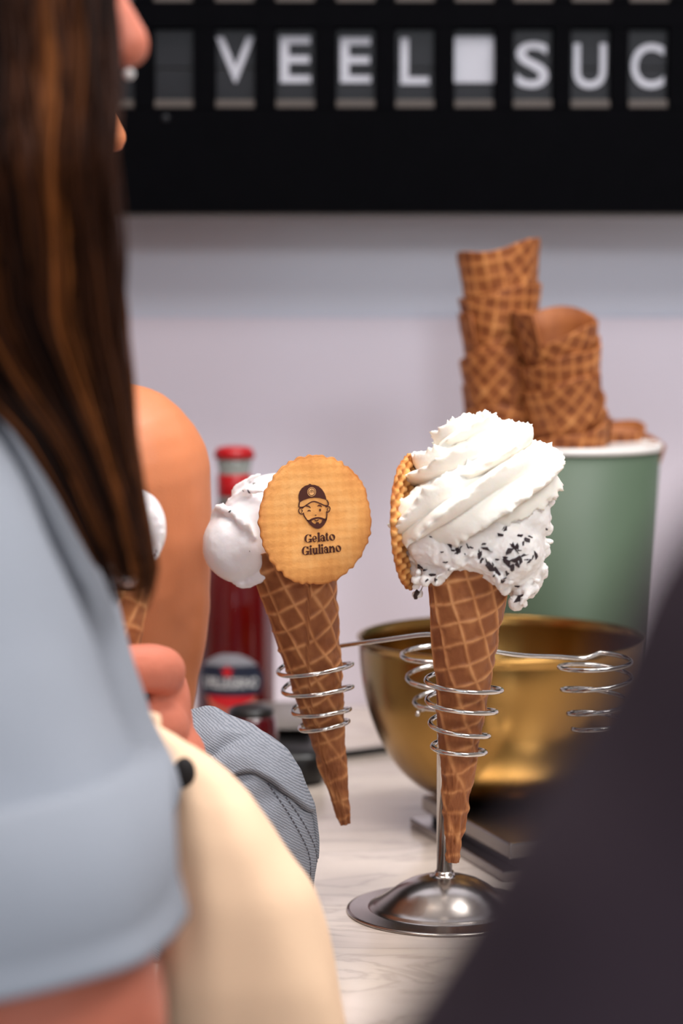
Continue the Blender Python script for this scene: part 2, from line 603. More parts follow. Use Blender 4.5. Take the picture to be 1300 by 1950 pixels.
# ------------------------------------------------------------------ waffle cones
def waffle_cone(L, R, t=0.0018, pitch=0.0112, nu=320, nv=240, seed=1, seam=0.0, slope=2.0, rot=0.45, peak=0.04, wob=0.0006, r0=0.0028, inner=10):
    al = math.atan(R / L)
    u = np.linspace(0, 2 * PI, nu, endpoint=False)
    v = np.linspace(0.0, 1.0, nv)
    UU, VV = np.meshgrid(u, v)
    ph = ((UU - seam - slope * VV) % (2 * PI)) / (2 * PI)
    top = 1 + peak * (ph - 0.5) * 1.6 + 0.012 * np.sin(3 * UU + seed)
    Z = VV * L * top
    s = Z / math.cos(al) + 0.002
    th = (UU - seam - slope * VV * 0) * math.sin(al)
    X = s * np.cos(th)
    Y = s * np.sin(th)
    c, sn = math.cos(rot), math.sin(rot)
    A = (X * c - Y * sn)
    Bq = (X * sn + Y * c)
    pts = np.stack([np.cos(UU).ravel() * 0.02, np.sin(UU).ravel() * 0.02, Z.ravel()], 1)
    warp = fbm(pts, 55, 2, seed).reshape(Z.shape) * 0.0012
    dA = np.abs(((A + warp) / pitch) % 1 - 0.5) * pitch
    dB = np.abs(((Bq - warp) / pitch) % 1 - 0.5) * pitch
    wdt = 0.00115
    h = np.maximum(np.exp(-(dA / wdt) ** 2), np.exp(-(dB / wdt) ** 2))
    fade = np.clip((VV - 0.08) / 0.45, 0.35, 1)
    lump = fbm(pts, 110, 3, seed + 5).reshape(Z.shape)
    rad = r0 + (R - r0) * VV + t * (ph - 0.5) * np.clip(VV * 4, 0.2, 1) + 0.00085 * h * fade + wob * lump * (1.7 - 1.2 * VV)
    edge = np.exp(-((ph) / 0.012) ** 2) + np.exp(-((1 - ph) / 0.012) ** 2)
    ridge = np.clip(0.12 + 0.62 * h * (0.55 + 0.45 * fade) + 0.20 * lump - 0.35 * np.exp(-((1 - ph) / 0.008) ** 2) - 0.10 * (1 - VV), 0, 1)
    rows_ = np.stack([rad * np.cos(UU), rad * np.sin(UU), Z], 2)
    # inner wall
    vi = np.linspace(1.0, 0.25, inner)
    inn = []
    for q in vi:
        rr = np.maximum(rad[-1] * 0 + r0 + (R - r0) * q - 0.0022, 0.001)
        zz = q * L * top[-1]
        inn.append(np.stack([rr * np.cos(u), rr * np.sin(u), zz], 1))
    allr = np.concatenate([rows_, np.array(inn)], 0)
    V, F = loft(allr)
    rid = np.concatenate([ridge.ravel(), np.full(inner * nu, 0.25) + 0.2 * vnoise(V[nv * nu:] * 150, 3)])
    # tip closed by cap0; inner cap1
    return V, F, np.clip(rid, 0, 1)


def axis_rot(tip, top, spin=0.0):
    d = (Vector(top) - Vector(tip)).normalized()
    return d.to_track_quat('Z', 'Y').to_matrix() @ Matrix.Rotation(spin, 3, 'Z')


def wafer_mesh(R, seed, nr=70, na=260, dimple=False, thick=0.0026):
    """disc in local XY, +Z is the shown face"""
    a = np.linspace(0, 2 * PI, na, endpoint=False)
    edge = 1 + 0.011 * np.sin(36 * a + 2.2 * np.sin(3 * a + seed)) + 0.020 * vnoise(np.stack([np.cos(a) * 11, np.sin(a) * 11, a * 0 + seed], 1), seed) \
        + 0.010 * np.sin(47 * a + seed) * np.sin(5 * a)
    rr = np.concatenate([np.linspace(0.02, 0.93, nr), [0.96, 0.985, 1.0]])
    top, bot = [], []
    for k, q in enumerate(rr):
        x = R * q * edge ** (q ** 6) * np.cos(a)
        y = R * q * edge ** (q ** 6) * np.sin(a)
        p = 0.0052
        if dimple:
            g = np.cos(x * 2 * PI / 0.0135) * np.cos(y * 2 * PI / 0.0062)
            g = np.sign(g) * np.abs(g) ** 0.7
            z = thick / 2 + 0.0011 * g
            rid = 0.55 + 0.4 * g
        else:
            g = 0.5 * (np.cos(x * 2 * PI / p) + np.cos(y * 2 * PI / p))
            z = thick / 2 + 0.00010 * g
            rid = 0.56 + 0.05 * g
        z = z - 0.0012 * q ** 8 + 0.0003 * vnoise(np.stack([x, y, x * 0], 1) * 60, seed)
        rid = rid - 0.55 * np.clip(q - 0.6, 0, 1) - 0.2 * (q > 0.97)
        top.append((np.stack([x, y, z], 1), rid))
        bot.append((np.stack([x, y, -thick / 2 + 0.0008 * q ** 8 + 0 * x], 1), rid - 0.1))
    seq = top + bot[::-1]
    V, F = loft([s[0] for s in seq])
    return V, [f[::-1] for f in F][: -2] + [list(range(na)), [len(V) - na + j for j in range(na)][::-1]], np.clip(np.concatenate([s[1] for s in seq]), 0, 1)


# print drawn in the zoomed-crop frame of the wafer: 1 unit = 0.1077 px, origin at photo (540, 900)
def strip(A, B):
    n = len(A)
    V = [list(p) for p in A] + [list(p) for p in B]
    return V, [[i, i + 1, n + i + 1, n + i] for i in range(n - 1)]


def stroke(pts, wd, k=6, closed=False, taper=False):
    p = catmull(np.array([list(q) + [0] for q in pts], float), k)[:, :2]
    T = np.gradient(p, axis=0)
    T /= np.linalg.norm(T, axis=1)[:, None] + 1e-9
    N = np.stack([-T[:, 1], T[:, 0]], 1) * wd / 2
    if taper:
        q = np.linspace(0, 1, len(p))
        N *= np.clip(np.minimum(q, 1 - q) * 5, 0.35, 1)[:, None]
    return strip(p + N, p - N)


def ring(cx, cy, ax, ay, bx, by, tilt=0.0, a0=0.0, a1=2 * PI, n=36):
    t = np.linspace(a0, a1, n)
    A = np.stack([cx + ax * np.cos(t), cy + ay * np.sin(t)], 1)
    c, s = math.cos(tilt), math.sin(tilt)
    bx_ = bx * np.cos(t)
    by_ = by * np.sin(t)
    B = np.stack([cx + bx_ * c - by_ * s, cy + bx_ * s + by_ * c], 1)
    return strip(A, B)


def poly(pts):
    return [list(p) for p in pts], [list(range(len(pts)))]


def rect(x0, y0, x1, y1, sk=0):
    return poly([(x0 + sk, y0), (x1 + sk, y0), (x1, y1), (x0, y1)])


def flat2d(parts):
    out = []
    for V, F in parts:
        V = np.array(V, float)
        out.append((np.hstack([V, np.zeros((len(V), 1))]), F))
    return join(*out)


def face_logo():
    d = []
    d.append(poly([(262, 508), (250, 440), (250, 370), (270, 310), (310, 255), (370, 215), (430, 202), (442, 187), (470, 190), (480, 204),
                   (540, 210), (610, 240), (665, 295), (705, 360), (725, 420), (742, 495), (700, 475), (620, 447), (520, 436), (430, 441), (340, 467)]))
    d.append(stroke([(262, 500), (252, 560), (262, 588), (330, 588), (400, 548), (480, 508), (545, 510), (620, 545), (700, 585), (760, 588), (768, 545), (742, 490)], 22))
    d.append(stroke([(330, 590), (308, 612)], 22))
    d.append(stroke([(715, 590), (735, 620)], 24))
    d.append(stroke([(322, 690), (335, 745), (375, 815)], 22))
    d.append(stroke([(737, 690), (736, 760), (728, 820)], 22))
    up = catmull(np.array([(330, 740, 0), (395, 828, 0), (470, 800, 0), (560, 782, 0), (640, 797, 0), (722, 822, 0), (748, 740, 0)]), 6)
    lo_ = catmull(np.array([(326, 745, 0), (400, 850, 0), (455, 842, 0), (560, 815, 0), (655, 838, 0), (718, 850, 0), (750, 745, 0)]), 6)
    d.append(strip(up[:, :2], lo_[:, :2]))
    out = catmull(np.array([(345, 790, 0), (380, 840, 0), (430, 905, 0), (500, 968, 0), (580, 992, 0), (650, 962, 0), (705, 900, 0), (736, 835, 0), (742, 790, 0)]), 6)
    inn = catmull(np.array([(395, 828, 0), (455, 832, 0), (470, 862, 0), (500, 892, 0), (545, 906, 0), (600, 904, 0), (638, 880, 0), (654, 838, 0), (715, 822, 0)]), 6)
    d.append(strip(out[:, :2], inn[:, :2]))
    d.append(poly([(540, 872), (585, 872), (602, 912), (530, 912)]))
    d.append(stroke([(508, 828), (550, 848), (600, 826)], 20, taper=True))
    d.append(stroke([(318, 612), (262, 612), (246, 655), (268, 704), (322, 712)], 18))
    d.append(stroke([(285, 630), (308, 655), (290, 690)], 14))
    d.append(stroke([(735, 612), (782, 612), (796, 655), (772, 702), (738, 708)], 18))
    d.append(stroke([(770, 632), (745, 655), (762, 685)], 14))
    d.append(stroke([(373, 578), (415, 582), (456, 616)], 24, taper=True))
    d.append(stroke([(575, 588), (610, 578), (657, 608)], 24, taper=True))
    d.append(stroke([(394, 672), (425, 656), (458, 674)], 22, taper=True))
    t = np.linspace(0, 2 * PI, 18, endpoint=False)
    d.append(poly([(620 + 17 * math.cos(q), 662 + 26 * math.sin(q)) for q in t]))
    d.append(poly([(524, 740), (556, 740), (548, 758), (532, 758)]))
    d.append(poly([(470 + 0, 310), (484, 310), (484, 356), (470, 356)]))
    lite = [ring(478, 330, 74, 82, 66, 74), poly([(478 + 52 * math.cos(q), 328 + 60 * math.sin(q)) for q in np.linspace(0, 2 * PI, 28, endpoint=False)])]
    dk = [stroke([(446, 352), (446, 318), (462, 304), (478, 318), (478, 352)], 10), stroke([(478, 318), (494, 304), (510, 318), (510, 352)], 10), rect(470, 278, 486, 292)]
    return d[:-1], lite, dk


def g_letter(x0, x1, top, base):
    cx, cy, ax, ay = (x0 + x1) / 2, (top + base) / 2, (x1 - x0) / 2, (base - top) / 2
    t = [ring(cx, cy, ax, ay, ax * 0.42, ay * 0.86, 0.12, 0.75, 2 * PI - 0.55, 40)]
    t.append(rect(x1 - 38, cy + 8, x1 - 2, base - 4))
    t.append(rect(x1 - 58, cy + 6, x1 + 8, cy + 20))
    t.append(poly([(x1 - 34, top + 10), (x1 - 8, top + 4), (x1 - 6, top + 56), (x1 - 18, top + 58)]))
    return t


def o_letter(x0, x1, top, base):
    cx, cy = (x0 + x1) / 2, (top + base) / 2
    return [ring(cx, cy, (x1 - x0) / 2, (base - top) / 2, (x1 - x0) * 0.17, (base - top) * 0.40, -0.42)]


def e_letter(x0, x1, top, base):
    cx, cy, ax, ay = (x0 + x1) / 2, (top + base) / 2, (x1 - x0) / 2, (base - top) / 2
    return [ring(cx, cy, ax, ay, ax * 0.36, ay * 0.80, -0.2, 0.5, 2 * PI - 0.05, 36), rect(x0 + 24, cy - 6, x1 - 1, cy + 8)]


def a_letter(x0, x1, top, base):
    cx, cy, ax, ay = (x0 + x1) / 2 - 8, (top + base) / 2 + 20, (x1 - x0) / 2 - 8, (base - top) / 2 - 20
    return [ring(cx, cy, ax, ay, ax * 0.36, ay * 0.66, -0.3), rect(x1 - 40, top + 26, x1 - 6, base, 0), rect(x1 - 44, base - 14, x1 + 6, base),
            stroke([(x0 + 4, top + 34), (x0 + 26, top + 8), (x1 - 40, top + 10), (x1 - 22, top + 34)], 24)]


def stem(x0, x1, top, base, serif=9):
    m0, m1 = x0 + 4, x1 - 4
    return [rect(m0, top, m1, base), rect(x0 - serif + 3, base - 13, x1 + serif - 3, base), poly([(x0 - serif, top + 14), (m0 + 6, top - 6), (m1, top), (m1, top + 20)])]


def n_letter(x0, x1, top, base):
    return stem(x0 + 4, x0 + 46, top, base) + stem(x1 - 48, x1 - 6, top + 30, base, 6) + [stroke([(x0 + 40, top + 34), (x0 + 62, top + 10), (x1 - 44, top + 10), (x1 - 26, top + 40)], 26)]


def u_letter(x0, x1, top, base):
    return [rect(x0 + 4, top, x0 + 40, base - 26), rect(x0 - 4, top, x0 + 40, top + 12), rect(x1 - 46, top, x1 - 10, base), rect(x1 - 56, top, x1 - 10, top + 12), rect(x1 - 46, base - 13, x1 + 2, base),
            stroke([(x0 + 22, base - 34), (x0 + 36, base - 8), (x1 - 56, base - 8), (x1 - 34, base - 36)], 26)]


def t_letter(x0, x1, top, base):
    return [rect(x0 + 12, top - 30, x0 + 46, base - 14), rect(x0, top, x1 - 2, top + 14), stroke([(x0 + 29, base - 24), (x0 + 44, base - 6), (x1 - 2, base - 20)], 20)]


def dot(cx, cy, r):
    return [poly([(cx + r * math.cos(q), cy + r * 1.05 * math.sin(q)) for q in np.linspace(0, 2 * PI, 14, endpoint=False)])]


def print_text():
    d = []
    d += g_letter(328, 458, 1078, 1228) + e_letter(465, 548, 1112, 1226) + stem(560, 604, 1062, 1224) + a_letter(608, 696, 1110, 1224) + t_letter(694, 754, 1104, 1222) + o_letter(762, 872, 1104, 1224)
    d += g_letter(276, 402, 1288, 1446) + stem(412, 452, 1330, 1442) + dot(432, 1296, 21) + u_letter(460, 562, 1328, 1442) + stem(566, 608, 1274, 1440) + stem(616, 656, 1328, 1440) + dot(634, 1290, 21) \
        + a_letter(664, 748, 1320, 1438) + n_letter(752, 868, 1320, 1434) + o_letter(870, 972, 1312, 1434)
    return d


# ---------------------------- left cone with printed wafer
YL = 1.381
tipL, topL = P(657, 1569, YL), P(556, 1052, YL - 0.004)
rotL = axis_rot(tipL, topL, 2.2)
coneL = thing('ice_cream_cone', 'waffle cone with white gelato and round printed wafer, left one in the wire stand', 'ice cream', tipL, rotL, 'ice cream cones')
Lc = (topL - tipL).length
V, F, rid = waffle_cone(Lc, 0.0246, seed=4, seam=-1.25 - 2.2, slope=1.6, rot=0.78, pitch=0.0116, nu=340, nv=250, r0=0.0030)
mk('waffle_cone', V, F, M['waffle'], coneL, local=True, attrs={'ridge': rid})


def px_r(p, Y):
    return p * Y / FPX


def lip(pts, Y, r, seed, k=10):
    q = catmull(np.array([list(P(a, b, Y + dy)) for a, b, dy in pts]), k)
    n = len(q)
    rr = r * (0.75 + 0.5 * np.random.RandomState(seed).rand(n)) * np.clip(np.minimum(np.linspace(0, 1, n), np.linspace(1, 0, n)) * 6, 0.4, 1)
    q = q + np.random.RandomState(seed + 1).randn(n, 3) * r * 0.22
    return tube(q, rr, 10)


parts = [ell(P(458, 1036, YL - 0.006), (px_r(74, YL), 0.022, px_r(74, YL)), 40, 26),
         ell(P(498, 1010, YL), (px_r(80, YL), 0.023, px_r(92, YL)), 40, 26),
         ell(P(530, 985, YL + 0.008), (px_r(95, YL), 0.024, px_r(86, YL)), 40, 26),
         ell(P(520, 1068, YL), (px_r(58, YL), 0.021, px_r(44, YL)), 30, 20),
         ell(P(470, 1086, YL - 0.002), (px_r(36, YL), 0.014, px_r(30, YL)), 24, 16),
         lip([(400, 984, -0.008), (414, 968, -0.012), (436, 972, -0.020), (462, 992, -0.026), (486, 1024, -0.027)], YL, 0.0024, 3),
         lip([(428, 964, -0.006), (446, 946, -0.010), (474, 934, -0.016), (505, 936, -0.020)], YL, 0.0020, 5),
         lip([(440, 940, 0.004), (462, 920, 0.0), (500, 900, -0.004)], YL, 0.0015, 7),
         lip([(440, 1108, -0.014), (470, 1114, -0.016), (505, 1096, -0.018), (545, 1088, -0.018)], YL, 0.0022, 9)]
V, F, N = remesh(join(*parts), 0.0011, 5)
V = V + N * (0.0006 * fbm(V, 70, 3, 2) + 0.00012 * fbm(V, 420, 2, 8) * (vnoise(V * 90, 4) > 0.1))[:, None]
scoopL = mk('gelato_scoop', V, F, M['gelato'], coneL)
bvhL = BVHTree.FromPolygons([Vector(v) for v in V], F)


def flake_mesh(seed):
    r = np.random.RandomState(seed)
    n = 7
    a = np.sort(r.rand(n) * 2 * PI)
    rx, ry = 1.0, 0.35 + 0.4 * r.rand()
    P2 = np.stack([rx * np.cos(a) * (0.6 + 0.6 * r.rand(n)), ry * np.sin(a) * (0.6 + 0.6 * r.rand(n))], 1)
    V = np.vstack([np.hstack([P2, np.full((n, 1), -0.35)]), np.hstack([P2 * 0.8, 0.28 + 0.25 * r.rand(n, 1)])])
    F = [[i, (i + 1) % n, n + (i + 1) % n, n + i] for i in range(n)] + [list(range(n))[::-1], [n + i for i in range(n)]]
    me = bpy.data.meshes.new('chocolate_flake')
    me.from_pydata(V.tolist(), [], F)
    me.materials.append(M['choc'])
    return me


FLAKES = [flake_mesh(s) for s in range(8)]


def add_flake(bvh, parent, px, py, size, ang, k):
    o0 = Vector((0, 0, CAM_Z))
    d = (P(px, py, 1.0) - o0).normalized()
    h = bvh.ray_cast(o0, d)
    if h[0] is None: return
    nrm = h[1]
    if nrm.dot(d) > 0: nrm = -nrm
    q = nrm.to_track_quat('Z', 'Y').to_matrix() @ Matrix.Rotation(ang, 3, 'Z')
    o = bpy.data.objects.new('chocolate_flake', FLAKES[k % 8])
    COL.objects.link(o)
    o.parent = parent
    mw = Matrix.Translation(h[0]) @ q.to_4x4() @ Matrix.Diagonal((size, size, size * 0.45, 1))
    o.matrix_basis = MATW[parent.name].inverted() @ mw
    return o


for k, (x, y, sz) in enumerate([(478, 934, 0.0024), (437, 974, 0.0014), (484, 921, 0.0013), (475, 1050, 0.0007), (463, 935, 0.0009)]):
    add_flake(bvhL, scoopL, x, y, sz, 0.6 * k, k)

# wafer
aW = 0.56
yw = YL - 0.036
cW = P(601, 990, yw)
tx = Vector((math.cos(aW), math.sin(aW), 0))
nrm = Vector((math.sin(aW), -math.cos(aW), 0.06)).normalized()
ty = nrm.cross(tx).normalized()
tx = ty.cross(nrm)
RW = Matrix((tx, ty, nrm)).transposed()
sw = yw / FPX
RWA = np.array(RW)


def to_world(V, c):
    return np.asarray(V) @ RWA.T + np.array(c)


V, F, rid = wafer_mesh(125 * sw, 5)
wafL = mk('wafer', to_world(V, cW), F, M['wafer'], coneL, attrs={'ridge': rid})


def logo_world(parts, z):
    V, F = flat2d(parts)
    px = 540 + V[:, 0] * 0.10769
    py = 900 + V[:, 1] * 0.10769
    L = np.stack([(px - 601) / math.cos(aW) * sw, (990 - py) * sw, np.full(len(V), z)], 1)
    return to_world(L, cW), F


dk, lite, dk2 = face_logo()
Vd, Fd = logo_world(dk, 0.0018)
Ve, Fe = logo_world(dk2, 0.0022)
mk('printed_portrait', *join((Vd, Fd), (Ve, Fe)), M['print'], wafL, False, label='dark brown printed bearded man in a cap')
mk('printed_cap_badge', *logo_world(lite, 0.0020), M['print_light'], wafL, False)
mk('printed_lettering', *logo_world(print_text(), 0.0018), M['print'], wafL, False, label='dark brown printed words Gelato Giuliano')

# ---------------------------- front cone with whipped cream
YF = 1.289
tipF, topF = P(860, 1641, YF), P(894, 1040, YF)
rotF = axis_rot(tipF, topF, 0.0)
coneF = thing('ice_cream_cone', 'waffle cone with whipped cream and chocolate flake gelato, right one in the wire stand', 'ice cream', tipF, rotF, 'ice cream cones')
LF = (topF - tipF).length
V, F, rid = waffle_cone(LF, 0.0236, seed=9, seam=-0.55, slope=0.9, rot=1.40, pitch=0.0114, nu=340, nv=270, r0=0.0030)
mk('waffle_cone', V, F, M['waffle'], coneF, local=True, attrs={'ridge': rid})

rs = np.random.RandomState(11)
parts = [ell(P(900, 1010, YF), (px_r(132, YF), 0.034, px_r(100, YF)), 48, 30),
         ell(P(850, 1030, YF - 0.004), (px_r(88, YF), 0.030, px_r(66, YF)), 40, 26),
         ell(P(960, 1040, YF - 0.004), (px_r(78, YF), 0.030, px_r(82, YF)), 40, 26),
         ell(P(985, 985, YF), (px_r(62, YF), 0.026, px_r(66, YF)), 30, 20),
         ell(P(996, 1100, YF), (px_r(34, YF), 0.018, px_r(44, YF)), 26, 18),
         ell(P(990, 1128, YF - 0.002), (px_r(17, YF), 0.010, px_r(24, YF)), 20, 14)]
for x, y, r, dy in [(800, 1088, 16, -0.01), (816, 1096, 13, -0.018), (834, 1100, 15, -0.022), (850, 1092, 12, -0.026), (866, 1078, 12, -0.028), (884, 1068, 11, -0.029),
                    (905, 1072, 12, -0.029), (926, 1084, 14, -0.028), (940, 1090, 13, -0.026), (955, 1110, 14, -0.022), (962, 1122, 13, -0.02), (985, 1148, 12, -0.012),
                    (1005, 1120, 14, -0.008), (1026, 1085, 18, -0.004), (1030, 1050, 18, 0.0), (1042, 1008, 12, 0.0), (1036, 985, 14, -0.004), (1044, 955, 12, 0.0),
                    (806, 1112, 9, -0.012), (800, 1128, 9, -0.01), (790, 1132, 8, -0.008), (785, 1060, 16, -0.004), (778, 1030, 18, 0.0)]:
    parts.append(ell(P(x, y, YF + dy), (px_r(r, YF),) * 3, 16, 10))
for k in range(60):
    x = 790 + 250 * rs.rand()
    lowy = np.interp(x, [785, 800, 850, 880, 905, 960, 990, 1015, 1040], [1120, 1110, 1098, 1066, 1070, 1112, 1148, 1120, 1040])
    xx = (x - 900) / 140
    parts.append(ell(P(x + 6 * rs.randn(), lowy - 3 + 6 * rs.randn(), YF - 0.030 * math.sqrt(max(0, 1 - xx * xx)) + 0.003 * rs.randn()), px_r(1, YF) * (4 + 6 * rs.rand(3)), 12, 8))
V, F, N = remesh(join(*parts), 0.0010, 3)
low = np.clip((P(900, 960, YF).z - V[:, 2]) / 0.03, 0, 1)
V = V + N * ((0.0011 + 0.0008 * low) * fbm(V, 120, 4, 21) + 0.0005 * low * np.abs(fbm(V, 420, 2, 5)))[:, None]
scoopF = mk('gelato_scoop', V, F, M['gelato_chip'], coneF)
bvhF = BVHTree.FromPolygons([Vector(v) for v in V], F)
chips = [(540, 890, 26), (505, 868, 18), (562, 902, 20), (528, 905, 14), (730, 893, 26), (690, 930, 20), (760, 1008, 30), (800, 1030, 30), (835, 1066, 26), (862, 980, 26), (912, 952, 30),
         (945, 962, 24), (905, 885, 26), (922, 880, 16), (980, 840, 24), (1002, 820, 16), (945, 795, 18), (852, 772, 14), (822, 800, 20), (1040, 932, 24), (1002, 968, 20), (890, 1008, 22),
         (636, 775, 24), (620, 880, 14), (512, 1000, 20), (482, 978, 12), (312, 1010, 26), (332, 1040, 26), (352, 1026, 18), (400, 1060, 20), (300, 1178, 26), (345, 1162, 22), (930, 1115, 18),
         (930, 1205, 22), (944, 1180, 16), (390, 820, 10), (962, 935, 20), (872, 905, 22), (705, 965, 14), (742, 985, 20), (778, 1035, 20), (862, 1045, 18), (1108, 768, 14), (600, 925, 8),
         (690, 910, 12), (850, 950, 14), (800, 960, 10), (935, 905, 12), (885, 1020, 16), (925, 990, 20), (965, 860, 14), (460, 915, 10), (575, 885, 12), (420, 1085, 14), (640, 885, 10), (985, 960, 12),
         (715, 880, 16), (770, 990, 18), (845, 1080, 12), (900, 870, 14), (840, 765, 10), (328, 1005, 18), (365, 1090, 10), (1020, 945, 12)]
for k, (cx, cy, r) in enumerate(chips):
    add_flake(bvhF, scoopF, 700 + cx * 0.3077, 770 + cy * 0.3077, r * 0.3077 * YF / FPX * 1.7, rs.rand() * 6.28, k)


def piped(path, n_fl=7, twist=7.0, depth=0.42, res=10, nsec=126, seed=0):
    pr = catmull(np.array([list(P(a, b, YF + dy)) + [r] for a, b, dy, r in path]), res)
    p, r = pr[:, :3], pr[:, 3]
    T, N, B = frames(p)
    a = np.linspace(0, 2 * PI, nsec, endpoint=False)
    m = len(p)
    rings = []
    for i in range(m):
        q = a + twist * i / m
        tri = np.abs(((q * n_fl / (2 * PI)) % 1) - 0.5) * 2          # 1 at ridge, 0 in groove
        prof = 1 - depth + depth * tri ** 0.8 * 1.15
        prof = prof + 0.06 * np.sin(2 * a + i * 0.05)
        rings.append(p[i] + (r[i] * prof)[:, None] * (np.cos(a)[:, None] * N[i] + np.sin(a)[:, None] * B[i]))
    V = np.array(rings).reshape(-1, 3)
    q = (np.tile(a, m) + np.repeat(twist * np.arange(m) / m, nsec))
    tri = np.abs(((q * n_fl / (2 * PI)) % 1) - 0.5) * 2
    C = np.repeat(p, nsec, 0)
    D = V - C
    D /= np.linalg.norm(D, axis=1)[:, None] + 1e-9
    jag = np.clip((tri - 0.72) / 0.28, 0, 1)
    V = V + D * (jag * 0.0026 * fbm(V, 300, 3, seed) + 0.0008 * fbm(V, 90, 2, seed + 3))[:, None]
    _, F = loft(np.zeros((m, nsec, 3)))
    return V, F


crm = [(758, 1018, -0.012, 0.004), (775, 1004, -0.018, 0.011), (815, 985, -0.024, 0.0155), (870, 962, -0.030, 0.0185), (935, 935, -0.028, 0.0195), (995, 912, -0.014, 0.0185),
       (1014, 900, 0.010, 0.0170), (965, 890, 0.028, 0.0170), (880, 890, 0.026, 0.0165), (820, 905, 0.006, 0.0150), (838, 906, -0.014, 0.0140), (890, 893, -0.023, 0.0150),
       (950, 872, -0.018, 0.0150), (980, 856, 0.002, 0.0140), (940, 848, 0.016, 0.0130), (880, 850, 0.010, 0.0135), (868, 842, -0.004, 0.0125), (895, 828, -0.010, 0.0110),
       (925, 818, -0.004, 0.0095), (918, 806, 0.002, 0.0070), (917, 797, 0.000, 0.0042), (921, 787, 0.0, 0.0007)]
V, F = piped(crm, 6, 9.0, 0.48, 16, 132, 3)
core = join(ell(P(905, 930, YF + 0.002), (px_r(105, YF), 0.024, px_r(80, YF)), 40, 24), ell(P(905, 868, YF), (px_r(58, YF), 0.014, px_r(50, YF)), 30, 20))
mk('whipped_cream', *join((V, F), core), M['cream'], coneF)

# second wafer, seen nearly edge on
y2 = YF + 0.002
c2 = P(782, 995, y2)
a2 = math.radians(72)
n2 = Vector((math.sin(a2), -math.cos(a2), 0.10)).normalized()
t2 = Vector((math.cos(a2), math.sin(a2), 0))
u2 = n2.cross(t2).normalized()
t2 = u2.cross(n2)
tilt = Matrix.Rotation(0.06, 3, Vector((0, 1, 0)))
R2 = np.array(tilt @ Matrix((t2, u2, n2)).transposed())
V, F, rid = wafer_mesh(128 * y2 / FPX, 9, dimple=True, thick=0.0032)
mk('wafer', V @ R2.T + np.array(c2), F, M['wafer'], coneF, attrs={'ridge': rid})

# ------------------------------------------------------------------ wire cone stand
pole_c = Vector((0.0593, 1.365, CT))
stand = thing('cone_stand', 'polished steel wire stand with four spiral cone holders on a round base', 'stand', pole_c)
prof = [(0.0001, 0.0), (0.0555, 0.0), (0.0565, 0.0006), (0.0562, 0.0014), (0.0545, 0.0018), (0.0445, 0.0026), (0.0428, 0.0032), (0.0420, 0.0040), (0.0405, 0.0046), (0.0370, 0.0066), (0.0320, 0.0102),
        (0.0270, 0.0139), (0.0215, 0.0170), (0.0150, 0.0192), (0.0095, 0.0204), (0.0066, 0.0209), (0.0058, 0.0222), (0.0052, 0.0236), (0.0001, 0.0237)]
mk('base', *lathe(prof, 96, pole_c), M['steel_base'], stand)
zpole = P(850, 1212, pole_c.y).z
ph_ = zpole - CT
mk('pole', *lathe([(0.0001, 0.02), (0.0046, 0.02), (0.0046, ph_ - 0.003), (0.0040, ph_ - 0.001), (0.0001, ph_)], 32, pole_c), M['steel'], stand)


def spiral(cpts, turns, a0, arm, sgn=1, tilt=0.0, name='spiral_holder', rw=0.00135):
    """cpts: list of (px, py, Y, radius px) per loop centre, top to bottom"""
    C = np.array([list(P(a, b, Y)) + [px_r(r, Y)] for a, b, Y, r in cpts])
    n = int(turns * 40)
    t = np.linspace(0, len(C) - 1, n)
    q = np.stack([np.interp(t, np.arange(len(C)), C[:, k]) for k in range(4)], 1)
    ang = a0 + sgn * np.linspace(0, turns * 2 * PI, n)
    path = np.stack([q[:, 0] + q[:, 3] * np.cos(ang), q[:, 1] + q[:, 3] * np.sin(ang), q[:, 2] + tilt * q[:, 3] * np.cos(ang)], 1)
    armp = catmull(np.array([list(p) for p in arm] + [path[0], path[1]]), 10)[:-10]
    full = np.vstack([armp[:-1], path])
    return mk(name, *tube(full, rw, 12), M['steel'], stand)


zc = zpole - 0.003
ptop = Vector((pole_c.x, pole_c.y, zc))
# left, front, back, right
spiral([(597, 1252, YL, 70), (602, 1288, YL, 70), (611, 1332, YL, 60), (617, 1372, YL, 48), (618, 1388, YL, 45)], 4.1, 1.15, [ptop, P(818, 1208, 1.375), P(730, 1219, 1.386), P(650, 1230, 1.396)], 1, 0.24)
spiral([(883, 1286, YF, 73), (883, 1324, YF, 73), (879, 1368, YF, 62), (874, 1418, YF, 52), (874, 1440, YF, 50)], 4.15, 1.5, [ptop, P(862, 1232, 1.345), P(876, 1256, 1.325)], 1, 0.0)
YB = 1.425
spiral([(828, 1232, YB, 68), (832, 1252, YB, 66), (835, 1300, YB, 58), (838, 1340, YB, 48), (838, 1358, YB, 44)], 3.6, -0.6, [ptop, P(855, 1212, 1.385)], 1, 0.05)
YR = 1.374
spiral([(1132, 1254, YR, 70), (1134, 1276, YR, 70), (1136, 1320, YR, 66), (1136, 1362, YR, 54), (1136, 1388, YR, 46)], 3.7, 1.3, [ptop, P(975, 1246, 1.372), P(1060, 1251, 1.388), P(1110, 1254, 1.394)], -1, 0.0)

# ------------------------------------------------------------------ digital scale and brass bowl
BYc = 1.575
sc0 = Vector((0.0454, 1.573, CT))
e1 = Vector((0.34, -0.94, 0)).normalized()
e2 = Vector((0.94, 0.34, 0)).normalized()
scale_t = thing('kitchen_scale', 'flat stainless steel kitchen scale under the brass bowl', 'scale', sc0 + e1 * 0.075 + e2 * 0.1)


